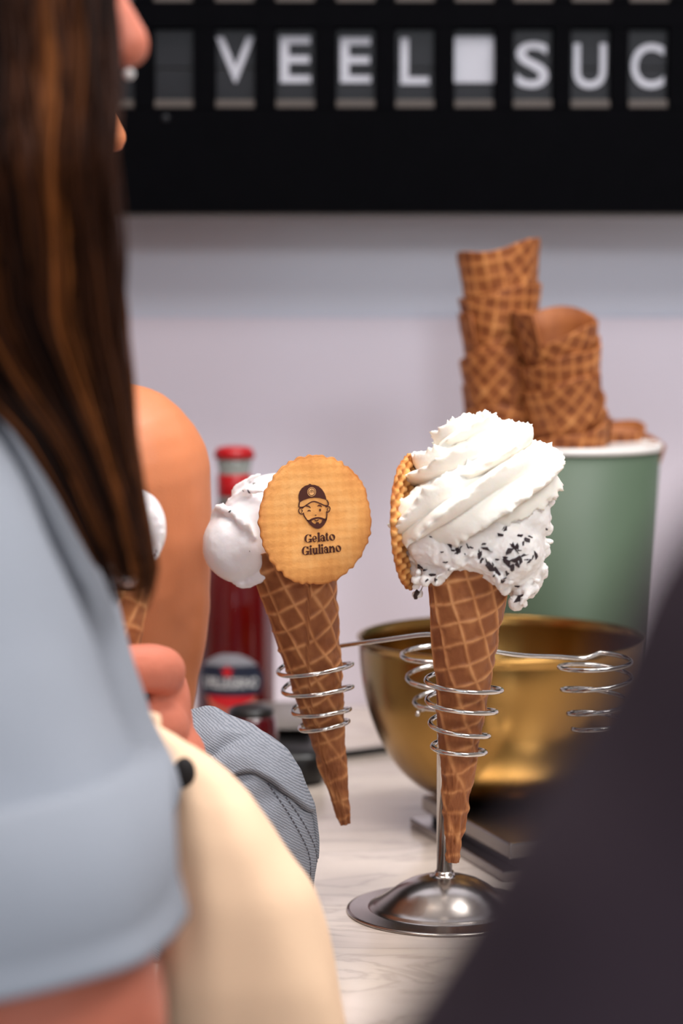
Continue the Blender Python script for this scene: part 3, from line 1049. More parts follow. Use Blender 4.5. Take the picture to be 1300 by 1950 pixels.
def obox(o, u0, u1, v0, v1, z0, z1, bev=0.001):
    V, F = box(u0, u1, v0, v1, z0, z1, bev)
    Wd = np.array([list(o + e1 * a + e2 * b + Vector((0, 0, c))) for a, b, c in V])
    return Wd, [f[::-1] for f in F]


mk('base', *obox(sc0, 0.0, 0.155, 0.0, 0.20, 0.0, 0.0065), M['scale_steel'], scale_t, False)
mk('body', *obox(sc0, 0.010, 0.145, 0.011, 0.19, 0.0065, 0.012), M['dark_plastic'], scale_t, False)
mk('platform', *obox(sc0, 0.005, 0.15, 0.006, 0.195, 0.012, 0.0225, 0.0015), M['scale_steel'], scale_t, False)

bc = P(955, 1215, BYc)
bcx, rim_z = bc.x, bc.z
z0 = CT + 0.0225
H = rim_z - z0
Rb = 275 * BYc / FPX
bowl = thing('mixing_bowl', 'round brass coloured metal bowl behind the wire cone stand', 'bowl', (bcx, BYc, z0))
pf = []
for t in np.linspace(0, 1, 26):
    a = t * PI / 2
    pf.append((0.030 + (Rb - 0.030) * math.sin(a) ** 0.92 if t > 0 else 0.030, 0.0 + H * (1 - math.cos(a)) ** 1.0))
pf = [(0.0001, 0.0)] + pf
pf += [(Rb + 0.0012, H + 0.0004), (Rb + 0.0014, H + 0.0014), (Rb, H + 0.0018), (Rb - 0.0014, H + 0.0008)]
inner = [(max(r - 0.0014, 0.0001), z + 0.0014) for r, z in pf[1:26][::-1]] + [(0.0001, 0.0016)]
mk('bowl_body', *lathe(pf + inner, 96, (bcx, BYc, z0)), M['brass'], bowl)

# ------------------------------------------------------------------ green canister with spare cones
CY = 1.755
cx_c = P(1078, 850, CY).x
zr = P(1078, 857, CY - 0.068).z
Rt, Rbm = 181 * CY / FPX, 152 * CY / FPX
can = thing('canister', 'sage green canister with white rim holding spare waffle cones', 'canister', (cx_c, CY, CT))
Hc = zr - CT
mk('canister_body', *lathe([(0.0001, 0.0), (Rbm - 0.002, 0.0), (Rbm, 0.002), (Rt - 0.0012, Hc - 0.005), (Rt - 0.0028, Hc - 0.005), (Rbm - 0.003, 0.004), (0.0001, 0.004)], 96, (cx_c, CY, CT)), M['green'], can)
mk('rim', *lathe([(Rt - 0.0030, Hc - 0.0045), (Rt - 0.0004, Hc - 0.0045), (Rt + 0.0002, Hc - 0.0025), (Rt, Hc), (Rt - 0.002, Hc + 0.0006), (Rt - 0.0035, Hc - 0.001)], 96, (cx_c, CY, CT)), M['white_enamel'], can)

V, F, rid = waffle_cone(0.165, 0.0300, seed=6, nu=150, nv=110, pitch=0.0105, seam=0.3, slope=1.2, rot=0.7, peak=0.085, wob=0.0007)
proto = mk('waffle_cone', V, F, M['waffle_back'], None, attrs={'ridge': rid})
protoF, n_sp = proto, 0
stA = [(P(948, 484, 1.765), P(962, 900, 1.765)), 6, 0.026]
stB = [(P(1056, 606, 1.728), P(1090, 900, 1.745)), 5, 0.025]
LAB_A = ['topmost', 'second', 'third', 'fourth', 'fifth', 'sixth']
LABS = []


def spare(tip, axis, spin, label):
    global n_sp
    o = proto if n_sp == 0 else proto.copy()
    if n_sp: COL.objects.link(o)
    n_sp += 1
    q = axis.to_track_quat('Z', 'Y').to_matrix() @ Matrix.Rotation(spin, 3, 'Z')
    o.rotation_euler = q.to_euler()
    o.location = tip
    tag(o, label, 'waffle cone', 'spare waffle cones in the canister')
    return o


for (st, nm) in ((stA, 'tall left'), (stB, 'short right')):
    (tp, bt), n, dz = st
    ax = (tp - bt).normalized()
    for k in range(n):
        spare(tp - ax * (0.165 + dz * k), ax, [0.2, 1.9, 4.0, 5.2, 2.9, 0.9][k] if nm == 'tall left' else [3.4, 0.7, 5.0, 2.2, 4.2][k],
              'empty waffle cone, %s in the %s stack in the green canister' % (LAB_A[k], nm))
for k, (px, py, Y, nm) in enumerate([(1192, 822, 1.775, 'empty waffle cone barely above the canister rim, at its far right'),
                                     (1150, 828, 1.80, 'empty waffle cone barely above the rim, beside the short stack')]):
    tp = P(px, py, Y)
    ax = Vector((0.14 if k == 0 else 0.0, 0.02, 1)).normalized()
    spare(tp - ax * 0.165, ax, 1.0 + 2 * k, nm)

# ------------------------------------------------------------------ red soda bottle
YBt = 1.845
bt_c = Vector((P(448, 1300, YBt).x, YBt, CT))
bot = thing('soda_bottle', 'red glass soda bottle with red cap and dark oval label by the wall', 'bottle', bt_c)
ztop = P(450, 852, YBt).z - CT
f = lambda py: P(450, py, YBt).z - CT
r_ = lambda p: p * YBt / FPX
prof = [(0.0001, 0.0), (r_(66), 0.0), (r_(74), 0.004), (r_(76), f(1360)), (r_(76), f(1180)), (r_(70), f(1110)), (r_(56), f(1050)), (r_(42), f(1000)), (r_(34), f(965)), (r_(32), f(958))]
mk('bottle_body', *lathe(prof + [(0.0001, f(958))], 64, bt_c), M['red_glass'], bot)
mk('neck', *lathe([(r_(32), f(958)), (r_(31), f(940)), (r_(30), f(895)), (r_(33), f(885)), (r_(33), f(872)), (0.0001, f(872))], 48, bt_c), M['glassneck'], bot, label='clear glass neck')
mk('neck_label', *lathe([(r_(31.5), f(944)), (r_(32.2), f(943)), (r_(32), f(903)), (r_(31), f(902))], 48, bt_c), M['red'], bot)
crimp = []
n = 63
for (r, z) in [(r_(34), f(873)), (r_(38), f(871)), (r_(37), f(860)), (r_(33), f(853)), (r_(20), f(850)), (0.0001, f(850))]:
    a = np.linspace(0, 2 * PI, n, endpoint=False)
    rr = r * (1 + (0.05 * np.cos(21 * a) if z < f(865) else 0))
    crimp.append(np.stack([bt_c.x + rr * np.cos(a), bt_c.y + rr * np.sin(a), np.full(n, CT + z)], 1))
mk('cap', *loft(crimp), M['red'], bot)


def on_bottle(parts, off, R=None):
    """flat px drawing wrapped on the bottle's front"""
    V, F = flat2d(parts)
    R = (R or r_(76)) + off
    dx = (V[:, 0] - 442) * YBt / FPX
    a = dx / R - 0.05
    z = np.array([P(442, y, YBt).z for y in V[:, 1]])
    return np.stack([bt_c.x + R * np.sin(a), bt_c.y - R * np.cos(a), z], 1), F


def cells(fx0, fx1, y0, y1, nx=14, ny=6):
    out = []
    ys = np.linspace(y0, y1, ny + 1)
    for j in range(ny):
        ya, yb = ys[j], ys[j + 1]
        A = [(fx0(ya) + (fx1(ya) - fx0(ya)) * i / nx, ya) for i in range(nx + 1)]
        B = [(fx0(yb) + (fx1(yb) - fx0(yb)) * i / nx, yb) for i in range(nx + 1)]
        out.append(strip(A, B))
    return out


ov = lambda cx, cy, ax, ay: (lambda y: cx - ax * math.sqrt(max(0.0, 1 - ((y - cy) / ay) ** 2)), lambda y: cx + ax * math.sqrt(max(0.0, 1 - ((y - cy) / ay) ** 2)))
a_, b_ = ov(440, 1290, 56, 66)
mk('label', *on_bottle(cells(a_, b_, 1305, 1356), 0.0003), M['label_orange'], bot, label='orange fruit at the foot of the label')
a_, b_ = ov(440, 1285, 58, 50)
mk('label_band', *on_bottle(cells(a_, b_, 1300, 1334), 0.0005), M['label_red'], bot)
a_, b_ = ov(438, 1285, 70, 46)
mk('label_shield', *on_bottle(cells(a_, b_, 1240, 1312), 0.0008), M['label_navy'], bot, label='navy oval label shield')
mk('label_border', *on_bottle(cells(lambda y: 438 - 54 * ((y - 1232) / 22) ** 0.5, lambda y: 438 + 54 * ((y - 1232) / 22) ** 0.5, 1233, 1256), 0.0010), M['label_grey'], bot)
st_ = []
for k in range(10):
    rr = 14 if k % 2 == 0 else 6.5
    st_.append((434 + rr * math.sin(k * PI / 5), 1267 - rr * math.cos(k * PI / 5)))
mk('label_star', *on_bottle([poly(st_)], 0.0013), M['label_red'], bot, False)
V, F = text_mesh('S.PELLEGRINO', 20, 112, 0.0)
V2 = V[: len(V) // 2]
F2 = [q for q in F if max(q) < len(V2)]
mk('label_lettering', *on_bottle([(np.stack([438 + V2[:, 0], 1288 - V2[:, 1]], 1).tolist(), F2)], 0.0014), M['label_white'], bot, False)

# dark red jar in front of the bottle
YJ = 1.66
jc = Vector((P(478, 1400, YJ).x, YJ, CT))
fj = lambda py: P(478, py, YJ).z - CT
jar = thing('glass_jar', 'small dark red glass jar in front of the red bottle', 'jar', jc)
rj = lambda p: p * YJ / FPX
mk('jar_body', *lathe([(0.0001, 0.0), (rj(46), 0.0), (rj(50), 0.003), (rj(52), fj(1400)), (rj(48), fj(1368)), (rj(42), fj(1358)), (0.0001, fj(1356))], 48, jc), M['maroon'], jar)
mk('jar_lid', *lathe([(rj(43), fj(1362)), (rj(45), fj(1360)), (rj(44), fj(1350)), (rj(34), fj(1345)), (0.0001, fj(1344))], 48, jc), M['dark_plastic'], jar)

# black payment terminal with its cable
YT = 1.72
t0 = P(556, 1440, YT)
term = thing('card_terminal', 'black rounded device with grey top between denim jacket and bowl', 'device', (t0.x, YT, CT))


def rounded_slab(cx, cy, hx, hy, r, z0, z1, n=8, slope=0.0):
    pts = []
    for (sx, sy, a0) in ((1, 1, 0), (-1, 1, PI / 2), (-1, -1, PI), (1, -1, 1.5 * PI)):
        for k in range(n):
            a = a0 + k / (n - 1) * PI / 2
            pts.append((cx + sx * (hx - r) + r * math.cos(a), cy + sy * (hy - r) + r * math.sin(a)))
    rings = []
    for (ins, z, s) in ((0.004, z0, 0), (0.0, z0 + 0.004, 0), (0.0, z1 - 0.004, 1), (0.004, z1, 1)):
        q = [(cx + (x - cx) * (1 - ins / hx), cy + (y - cy) * (1 - ins / hy)) for x, y in pts]
        rings.append([(x, y, z + slope * (y - cy) * s) for x, y in q])
    return loft(rings)


mk('housing', *rounded_slab(t0.x - 0.012, YT + 0.03, 0.036, 0.055, 0.016, CT, CT + 0.030, slope=0.12), M['dark_plastic'], term)
mk('screen', *rounded_slab(t0.x - 0.012, YT + 0.045, 0.029, 0.030, 0.006, CT + 0.0318, CT + 0.0415, slope=0.12), M['grey_plastic'], term)
cb = catmull(np.array([list(P(x, y, YY).xy) + [CT + 0.0030] for x, y, YY in ((610, 1460, 1.79), (660, 1447, 1.800), (720, 1440, 1.815), (770, 1436, 1.825), (850, 1432, 1.84), (905, 1430, 1.84))]), 10)
cbo = mk('power_cable', *tube(cb, 0.0030, 12), M['dark_plastic'], None)
tag(cbo, 'thick black cable lying on the marble behind the left cone', 'cable')

# ------------------------------------------------------------------ people
def head_parts(c, yaw, s):
    R = np.array(Matrix.Rotation(yaw, 3, 'Z'))
    c = np.array(c)

    def E(p, r, n=28, m=18):
        return ell(c + R @ (np.array(p) * s), tuple(np.array(r) * s), n, m, R)

    def Cp(pts, rad):
        return capsule([c + R @ (np.array(p) * s) for p in pts], np.array(rad) * s, 14, 5)
    out = [E((-0.012, 0, 0.022), (0.097, 0.076, 0.094), 40, 26), E((0.030, 0, -0.040), (0.058, 0.057, 0.066), 34, 22),
           E((0.070, 0, -0.086), (0.022, 0.025, 0.020)), E((0.045, 0, -0.080), (0.035, 0.040, 0.026)),
           E((0.052, 0.032, -0.026), (0.032, 0.030, 0.034)), E((0.052, -0.032, -0.026), (0.032, 0.030, 0.034)),
           E((0.0735, 0.031, 0.0135), (0.010, 0.015, 0.0060)), E((0.0735, -0.031, 0.0135), (0.010, 0.015, 0.0060)),
           E((0.0715, 0.031, -0.0035), (0.011, 0.014, 0.0050)), E((0.0715, -0.031, -0.0035), (0.011, 0.014, 0.0050)),
           E((0.076, 0, 0.026), (0.016, 0.050, 0.012)),
           Cp([(0.088, 0, 0.030), (0.096, 0, 0.012), (0.106, 0, -0.008), (0.1120, 0, -0.020)], (0.0080, 0.0085, 0.0095, 0.0102)),
           E((0.099, 0.009, -0.025), (0.010, 0.0075, 0.0065)), E((0.099, -0.009, -0.025), (0.010, 0.0075, 0.0065)),
           E((0.088, 0, -0.050), (0.011, 0.021, 0.0058)), E((0.087, 0, -0.0605), (0.010, 0.018, 0.0066)), E((0.070, 0, -0.050), (0.020, 0.034, 0.030)),
           E((-0.008, 0.077, -0.006), (0.018, 0.008, 0.030)), E((-0.008, -0.077, -0.006), (0.018, 0.008, 0.030))]
    return out


def eyes(c, yaw, s, parent):
    R = np.array(Matrix.Rotation(yaw, 3, 'Z'))
    for sg in (1, -1):
        p = np.array(c) + R @ (np.array((0.0690, sg * 0.031, 0.005)) * s)
        e = mk('eye', *ell(p, (0.0105 * s,) * 3, 20, 14), M['eye'], parent)
        p2 = np.array(c) + R @ (np.array((0.0758, sg * 0.0315, 0.005)) * s)
        mk('iris', *ell(p2, (0.0056 * s,) * 3, 14, 10), M['iris'], e)
        V, F = ell(np.array(c) + R @ (np.array((0.0790, sg * 0.031, 0.0275)) * s), (0.0060 * s, 0.0165 * s, 0.0028 * s), 18, 10, R)
        mk('eyebrow', V, F, M['hair'], parent, attrs={'tone': np.full(len(V), 0.15)})


def legs_parts(cx, cy, yaw, hz, hw):
    R = np.array(Matrix.Rotation(yaw, 3, 'Z'))
    g = lambda x, y, z: np.array((cx, cy, 0)) + R @ np.array((x, y, 0)) + np.array((0, 0, z))
    out = []
    for sg in (1, -1):
        out.append(capsule([g(0, sg * hw * 0.55, hz), g(0.015, sg * hw * 0.62, hz * 0.56), g(-0.01, sg * hw * 0.62, 0.085)], (0.078, 0.050, 0.034), 20, 8))
        out.append(capsule([g(-0.03, sg * hw * 0.62, 0.035), g(0.05, sg * hw * 0.66, 0.032), g(0.11, sg * hw * 0.70, 0.026)], (0.030, 0.030, 0.020), 16, 5))
    return out, g


def lower_clothes(t, g, hz, hw, mt, rw=1.28):
    parts = []
    for sg in (1, -1):
        parts.append(capsule([g(0, sg * hw * 0.55, hz), g(0.015, sg * hw * 0.62, hz * 0.56), g(-0.01, sg * hw * 0.62, 0.13)], (0.092, 0.068, 0.056), 22, 8))
    parts.append(ell(g(0, 0, hz + 0.04), (0.108, hw * 1.12, 0.10), 30, 18))
    V, F, N = remesh(join(*parts), 0.008, 4)
    V = V + N * (0.003 * fbm(V, 14, 2, 3))[:, None]
    mk('trousers', V, F, mt, t)
    for sg in (1, -1):
        V, F, N = remesh(join(capsule([g(-0.035, sg * hw * 0.62, 0.045), g(0.05, sg * hw * 0.66, 0.042), g(0.12, sg * hw * 0.70, 0.034)], (0.040, 0.040, 0.030), 18, 5),
                              capsule([g(-0.02, sg * hw * 0.62, 0.05), g(-0.015, sg * hw * 0.62, 0.10)], (0.040, 0.042), 16, 4)), 0.005, 3)
        V[:, 2] = np.maximum(V[:, 2], 0.001)
        mk('shoe', V, F, M['shoe'], t)


def yaw_pt(c, yaw):
    R = np.array(Matrix.Rotation(yaw, 3, 'Z'))
    return lambda x, y, z: np.array((c[0], c[1], 0)) + R @ np.array((x, y, 0)) + np.array((0, 0, z))


# ---- girl in the blue-grey tee, holding a cone
s1 = 0.95
nose1 = P(283, 88, 1.0)
h1 = np.array(nose1) - np.array((0.1218, 0, -0.021)) * s1
girl = thing('person', 'person with long brown hair in a loose blue-grey tee at left, holding a cone', 'person', (-0.22, 1.0, 0))
hp = head_parts(h1, 0.0, s1)
lp, g1 = legs_parts(-0.22, 1.0, 0.0, 0.80, 0.13)
body = hp + lp + [
    capsule([(h1[0] - 0.02, 1.0, h1[2] - 0.06), (h1[0] - 0.032, 1.0, 1.22)], (0.046, 0.050), 24, 6),
    ell((-0.222, 1.0, 1.13), (0.080, 0.125, 0.125), 36, 24), ell((-0.222, 1.0, 0.98), (0.074, 0.108, 0.13), 36, 24), ell((-0.222, 1.0, 0.84), (0.088, 0.130, 0.10), 36, 24),
    capsule([(-0.225, 0.90, 1.205), (-0.225, 1.10, 1.205)], (0.045, 0.045), 20, 5),
    capsule([(-0.20, 0.885, 1.185), (-0.13, 0.855, 1.06), (-0.106, 0.85, 1.0), (-0.112, 0.88, 0.952)], (0.046, 0.045, 0.043, 0.036), 24, 8),
    capsule([(-0.112, 0.88, 0.952), (-0.120, 1.02, 0.972), (-0.116, 1.10, 0.985), P(318, 1500, 1.188)], (0.036, 0.032, 0.027, 0.0205), 24, 8),
    capsule([(-0.215, 1.12, 1.19), (-0.245, 1.155, 0.97), (-0.20, 1.16, 0.78)], (0.044, 0.035, 0.023), 22, 8),
    ell((-0.185, 1.16, 0.72), (0.016, 0.024, 0.045), 20, 14)]
for k in range(4):   # far hand, relaxed
    yy = 1.142 + 0.013 * k
    body.append(capsule([(-0.183, yy, 0.69), (-0.172, yy, 0.655), (-0.176, yy, 0.622 + (0.006 if k in (0, 3) else 0))], (0.0082, 0.0075, 0.0062), 10, 4))
body.append(capsule([(-0.175, 1.14, 0.74), (-0.152, 1.132, 0.705), (-0.148, 1.136, 0.675)], (0.011, 0.009, 0.0075), 10, 4))
# near hand: closed round the cone, knuckles to the right
body += [ell(P(314, 1405, 1.207), (0.0150, 0.0230, 0.0340), 24, 18), ell(P(318, 1345, 1.200), (0.0120, 0.018, 0.024), 22, 16),
         capsule([P(318, 1500, 1.188), P(322, 1440, 1.20)], (0.0205, 0.019), 18, 5),
         capsule([P(308, 1292, 1.196), P(303, 1276, 1.172), P(240, 1273, 1.152), P(178, 1282, 1.146), P(128, 1294, 1.166), P(130, 1298, 1.186)], (0.0105, 0.0121, 0.0116, 0.0112, 0.0092, 0.0085), 18, 6),
         capsule([P(322, 1380, 1.202), P(308, 1380, 1.180), P(240, 1378, 1.161), P(180, 1382, 1.153), P(132, 1386, 1.168), P(134, 1390, 1.184)], (0.011, 0.0114, 0.0112, 0.0108, 0.0090, 0.0082), 18, 6),
         capsule([P(322, 1446, 1.198), P(300, 1450, 1.174), P(240, 1452, 1.158), P(184, 1456, 1.154), P(142, 1462, 1.170), P(148, 1464, 1.184)], (0.0105, 0.0105, 0.0104, 0.0100, 0.0084, 0.0078), 16, 6),
         capsule([P(318, 1505, 1.198), P(295, 1518, 1.178), P(245, 1524, 1.166), P(196, 1528, 1.164), P(160, 1532, 1.176)], (0.0092, 0.0092, 0.0090, 0.0086, 0.0072), 16, 6),
         capsule([P(310, 1430, 1.222), P(282, 1360, 1.236), P(240, 1305, 1.238), P(205, 1275, 1.232)], (0.0130, 0.0115, 0.0105, 0.0088), 16, 6)]
V, F, N = remesh(join(*body), 0.0023, 4)
V = V + N * (0.0006 * fbm(V, 60, 2, 6))[:, None]
gb = mk('body', V, F, M['skin_pink'], girl)
eyes(h1, 0.0, s1, girl)
mk('nose_stud', *ell(P(246, 141, 0.996), (0.0022,) * 3, 14, 10), M['white_enamel'], girl)
lower_clothes(girl, g1, 0.80, 0.13, M['trouser'])

# tee: torso + two sleeves as one garment
tz = [(1.250, -0.172, 0.050, 0.075), (1.232, -0.150, 0.072, 0.105), (1.2206, -0.138, 0.082, 0.120), (1.180, -0.117, 0.100, 0.130), (1.1376, -0.0958, 0.118, 0.136), (1.1014, -0.0875, 0.126, 0.138),
      (1.080, -0.082, 0.130, 0.140), (1.062, -0.072, 0.140, 0.142), (1.048, -0.067, 0.144, 0.144), (1.036, -0.078, 0.138, 0.144), (1.00, -0.086, 0.128, 0.146), (0.92, -0.090, 0.126, 0.150), (0.80, -0.086, 0.128, 0.156), (0.745, -0.086, 0.128, 0.158)]
a = np.linspace(0, 2 * PI, 72, endpoint=False)
zz = np.linspace(1.25, 0.745, 70)
tza = np.array(tz)[::-1]
rings = []
for z in zz:
    xr, rx, ry = [np.interp(z, tza[:, 0], tza[:, k]) for k in (1, 2, 3)]
    near = np.clip(-np.sin(a) - 0.1, 0, 1) * np.clip(np.cos(a), 0, 1) ** 0.5
    rings.append(np.stack([xr - rx + rx * np.cos(a) - 0.055 * near, 1.0 + ry * np.sin(a), np.full(72, z)], 1))
Vt, Ft = loft(rings, cap0=True, cap1=True)
fold = 0.005 * fbm(Vt * np.array([1, 1, 0.35]), 22, 2, 4) * np.clip((1.235 - Vt[:, 2]) / 0.05, 0, 1)
D = Vt - np.array((-0.21, 1.0, 0)); D[:, 2] = 0
D /= np.linalg.norm(D, axis=1)[:, None] + 1e-9
Vt = Vt + D * fold[:, None]


def sleeve(prof, cy, seed, ryk=0.085):
    """prof rows: z, right x, left x, y centre, ry"""
    pr = catmull(np.array(prof), 6)
    b = np.linspace(0, 2 * PI, 64, endpoint=False)
    rr = []
    for z, xr, xl, yc, ry in pr:
        cx, rx = (xr + xl) / 2, (xr - xl) / 2
        dz = 0.013 * (np.cos(b) - 1) * np.clip((1.12 - z) / 0.08, 0, 1)
        rr.append(np.stack([cx + rx * np.cos(b), yc + ry * np.sin(b), z + dz], 1))
    n0 = len(rr)
    last = rr[-1]
    c = last.mean(0)
    rr.append(c + (last - c) * 0.965 + np.array((0, 0, -0.0008)))
    rr.append(c + (last - c) * 0.955 + np.array((0, 0, 0.012)))
    rr.append(c + (last - c) * 0.93 + np.array((0, 0, 0.06)))
    V, F = loft(rr)
    f = 0.0035 * fbm(V * np.array([1, 1, 0.4]), 26, 2, seed)
    Dd = V - np.array((c[0], c[1], 0)); Dd[:, 2] = 0
    Dd /= np.linalg.norm(Dd, axis=1)[:, None] + 1e-9
    return V + Dd * f[:, None], F


slv = sleeve([(1.238, -0.185, -0.225, 0.925, 0.020), (1.228, -0.150, -0.245, 0.915, 0.040), (1.198, -0.122, -0.255, 0.890, 0.058), (1.142, -0.0955, -0.260, 0.868, 0.060), (1.113, -0.0835, -0.258, 0.860, 0.064),
              (1.068, -0.0650, -0.250, 0.852, 0.074), (1.050, -0.0590, -0.247, 0.850, 0.075), (1.036, -0.0545, -0.243, 0.848, 0.077)], 0.86, 9)
slv2 = sleeve([(1.238, -0.19, -0.225, 1.075, 0.020), (1.228, -0.175, -0.245, 1.085, 0.036), (1.198, -0.16, -0.275, 1.115, 0.05), (1.142, -0.16, -0.29, 1.135, 0.055), (1.06, -0.165, -0.30, 1.150, 0.060)], 1.1, 12)
mk('tshirt', *join((Vt, Ft), slv, slv2), M['tee'], girl)

# long hair: locks and fine strands
rh = np.random.RandomState(5)
ry_ = np.array([(-330, 175), (-150, 205), (0, 200), (100, 204), (180, 205), (300, 202), (420, 210), (500, 217), (640, 222), (740, 236), (840, 250), (930, 268), (1000, 282), (1080, 296), (1130, 286), (1200, 262)], float)
ly_ = np.array([(-330, -330), (600, -170), (740, -50), (830, 40), (930, 105), (1030, 158), (1100, 195), (1200, 232)], float)
tone_base = lambda u, y: 0.30 + 0.26 * math.sin(u * 17 + 1.0 + y * 0.0012) + 0.16 * math.sin(u * 41 + 2.0) + 0.20 * np.clip((u - 0.55) / 0.3, 0, 1) + 0.12 * np.clip((y - 600) / 600, 0, 1)
VV, FF, TT, off = [], [], [], 0


def add_lock(u, y0, y1, rad, seg=34, jit=1.0, dy=0.0, n=7, drift=0.0):
    global off
    ys = np.linspace(y0, y1, seg)
    ph, fr = rh.rand() * 6.28, 0.004 + 0.004 * rh.rand()
    pts = []
    for k, y in enumerate(ys):
        q = k / (seg - 1)
        uu = u + 0.018 * jit * math.sin(ph + y * fr) + drift * max(0, q - 0.75) ** 2 * 4
        x = np.interp(y, ly_[:, 0], ly_[:, 1]) * (1 - uu) + np.interp(y, ry_[:, 0], ry_[:, 1]) * uu
        Y = np.interp(y, [-330, 300, 740, 1200], [0.93, 0.912, 0.955, 0.965]) + dy + 0.006 * math.sin(ph * 2 + y * 0.006)
        pts.append(list(P(x, y, Y)))
    if y0 < 0:
        hc = h1 + np.array((-0.030, 0, 0.030))
        x0 = pts[0][0]
        dx = np.clip((x0 - hc[0]) / 0.098, -0.85, 0.82)
        kk = math.sqrt(1 - dx * dx)
        pre = []
        for tt in np.linspace(-0.15, 0.95, 6):
            m_ = (tt + 0.15) / 1.1
            pre.append([(hc[0] + 0.098 * dx * 0.75) * (1 - m_) + (hc[0] + 0.098 * dx) * m_, hc[1] - 0.090 * kk * math.sin(tt) - 0.002 + dy * 0.3, hc[2] + 0.100 * kk * math.cos(tt) + 0.002])
        pts = np.vstack([catmull(pre + [pts[6], pts[7]], 3)[:-3], pts[6:]])
        ys = np.concatenate([np.full(len(pts) - (seg - 6), y0), ys[6:]])
        seg = len(pts)
    q = np.linspace(0, 1, seg)
    r = rad * np.clip(1.15 - q ** 3, 0.12, 1) * np.clip(0.35 + q * 6, 0, 1)
    V, F = tube(np.array(pts), r, n)
    VV.append(V)
    FF.extend([[i + off for i in f] for f in F])
    off += len(V)
    tn = np.array([tone_base(u, y) for y in ys]) + 0.12 * rh.randn()
    TT.append(np.repeat(tn, n))


for k in range(230):
    u = (k + rh.rand()) / 230
    add_lock(u, -330, 960 + 130 * rh.rand() + 40 * u, 0.0030 + 0.0018 * rh.rand(), dy=0.016 * (rh.rand() - 0.2))
for k in range(420):
    u = rh.rand() ** 0.85 * 1.03
    add_lock(u, -330, 980 + 175 * rh.rand(), 0.0007 + 0.0006 * rh.rand(), jit=2.2, dy=-0.012 + 0.024 * rh.rand(), n=4, drift=0.05 * rh.randn())
for k in range(26):
    add_lock(0.95 + 0.08 * rh.rand(), 700, 1110 + 60 * rh.rand(), 0.0007, jit=1.5, n=4, drift=0.25 * rh.rand())
V, F = ell(h1 + np.array((-0.030, 0, 0.030)), (0.098, 0.086, 0.098), 40, 24)
VV.append(V); FF.extend([[i + off for i in f] for f in F]); TT.append(0.25 + 0.2 * fbm(V, 40, 2, 3)); off += len(V)
V, F, = capsule([h1 + np.array((-0.075, 0.0, 0.05)), h1 + np.array((-0.105, 0.0, -0.06)), h1 + np.array((-0.115, 0, -0.17))], (0.06, 0.062, 0.045), 24, 8)
VV.append(V); FF.extend([[i + off for i in f] for f in F]); TT.append(0.25 + 0.2 * fbm(V, 40, 2, 5)); off += len(V)
mk('hair', np.vstack(VV), FF, M['hair'], girl, attrs={'tone': np.clip(np.concatenate(TT), 0, 1)})

# ---- cone in her hand
YG = 1.183
tipG, topG = P(184, 1745, YG), P(193, 1100, YG)
rotG = axis_rot(tipG, topG, 1.0)
coneG = thing('ice_cream_cone', 'waffle cone with a white scoop held in a hand, half hidden by brown hair', 'ice cream', tipG, rotG, 'ice cream cones')
V, F, rid = waffle_cone((topG - tipG).length, 0.0238, seed=14, seam=0.3, slope=1.2, rot=0.8, nu=200, nv=160)
mk('waffle_cone', V, F, M['waffle'], coneG, local=True, attrs={'ridge': rid})
parts = [ell(P(226, 1008, YG), (px_r(92, YG), 0.024, px_r(92, YG)), 40, 26), ell(P(200, 1060, YG), (px_r(80, YG), 0.024, px_r(58, YG)), 36, 22),
         ell(P(236, 1092, YG - 0.012), (px_r(38, YG), 0.010, px_r(30, YG)), 24, 16), lip([(296, 960, -0.012), (306, 1000, -0.014), (300, 1050, -0.014), (280, 1080, -0.014)], YG, 0.0016, 4)]
V, F, N = remesh(join(*parts), 0.0013, 4)
V = V + N * (0.0006 * fbm(V, 80, 3, 2))[:, None]
sg_ = mk('gelato_scoop', V, F, M['gelato'], coneG)
bvhG = BVHTree.FromPolygons([Vector(v) for v in V], F)
for k, (x, y, sz) in enumerate([(303, 1048, 0.0014), (297, 1056, 0.0012), (270, 968, 0.0012), (246, 1095, 0.0018), (238, 1106, 0.0012), (255, 1086, 0.0010)]):
    add_flake(bvhG, sg_, x, y, sz, 0.9 * k, k)

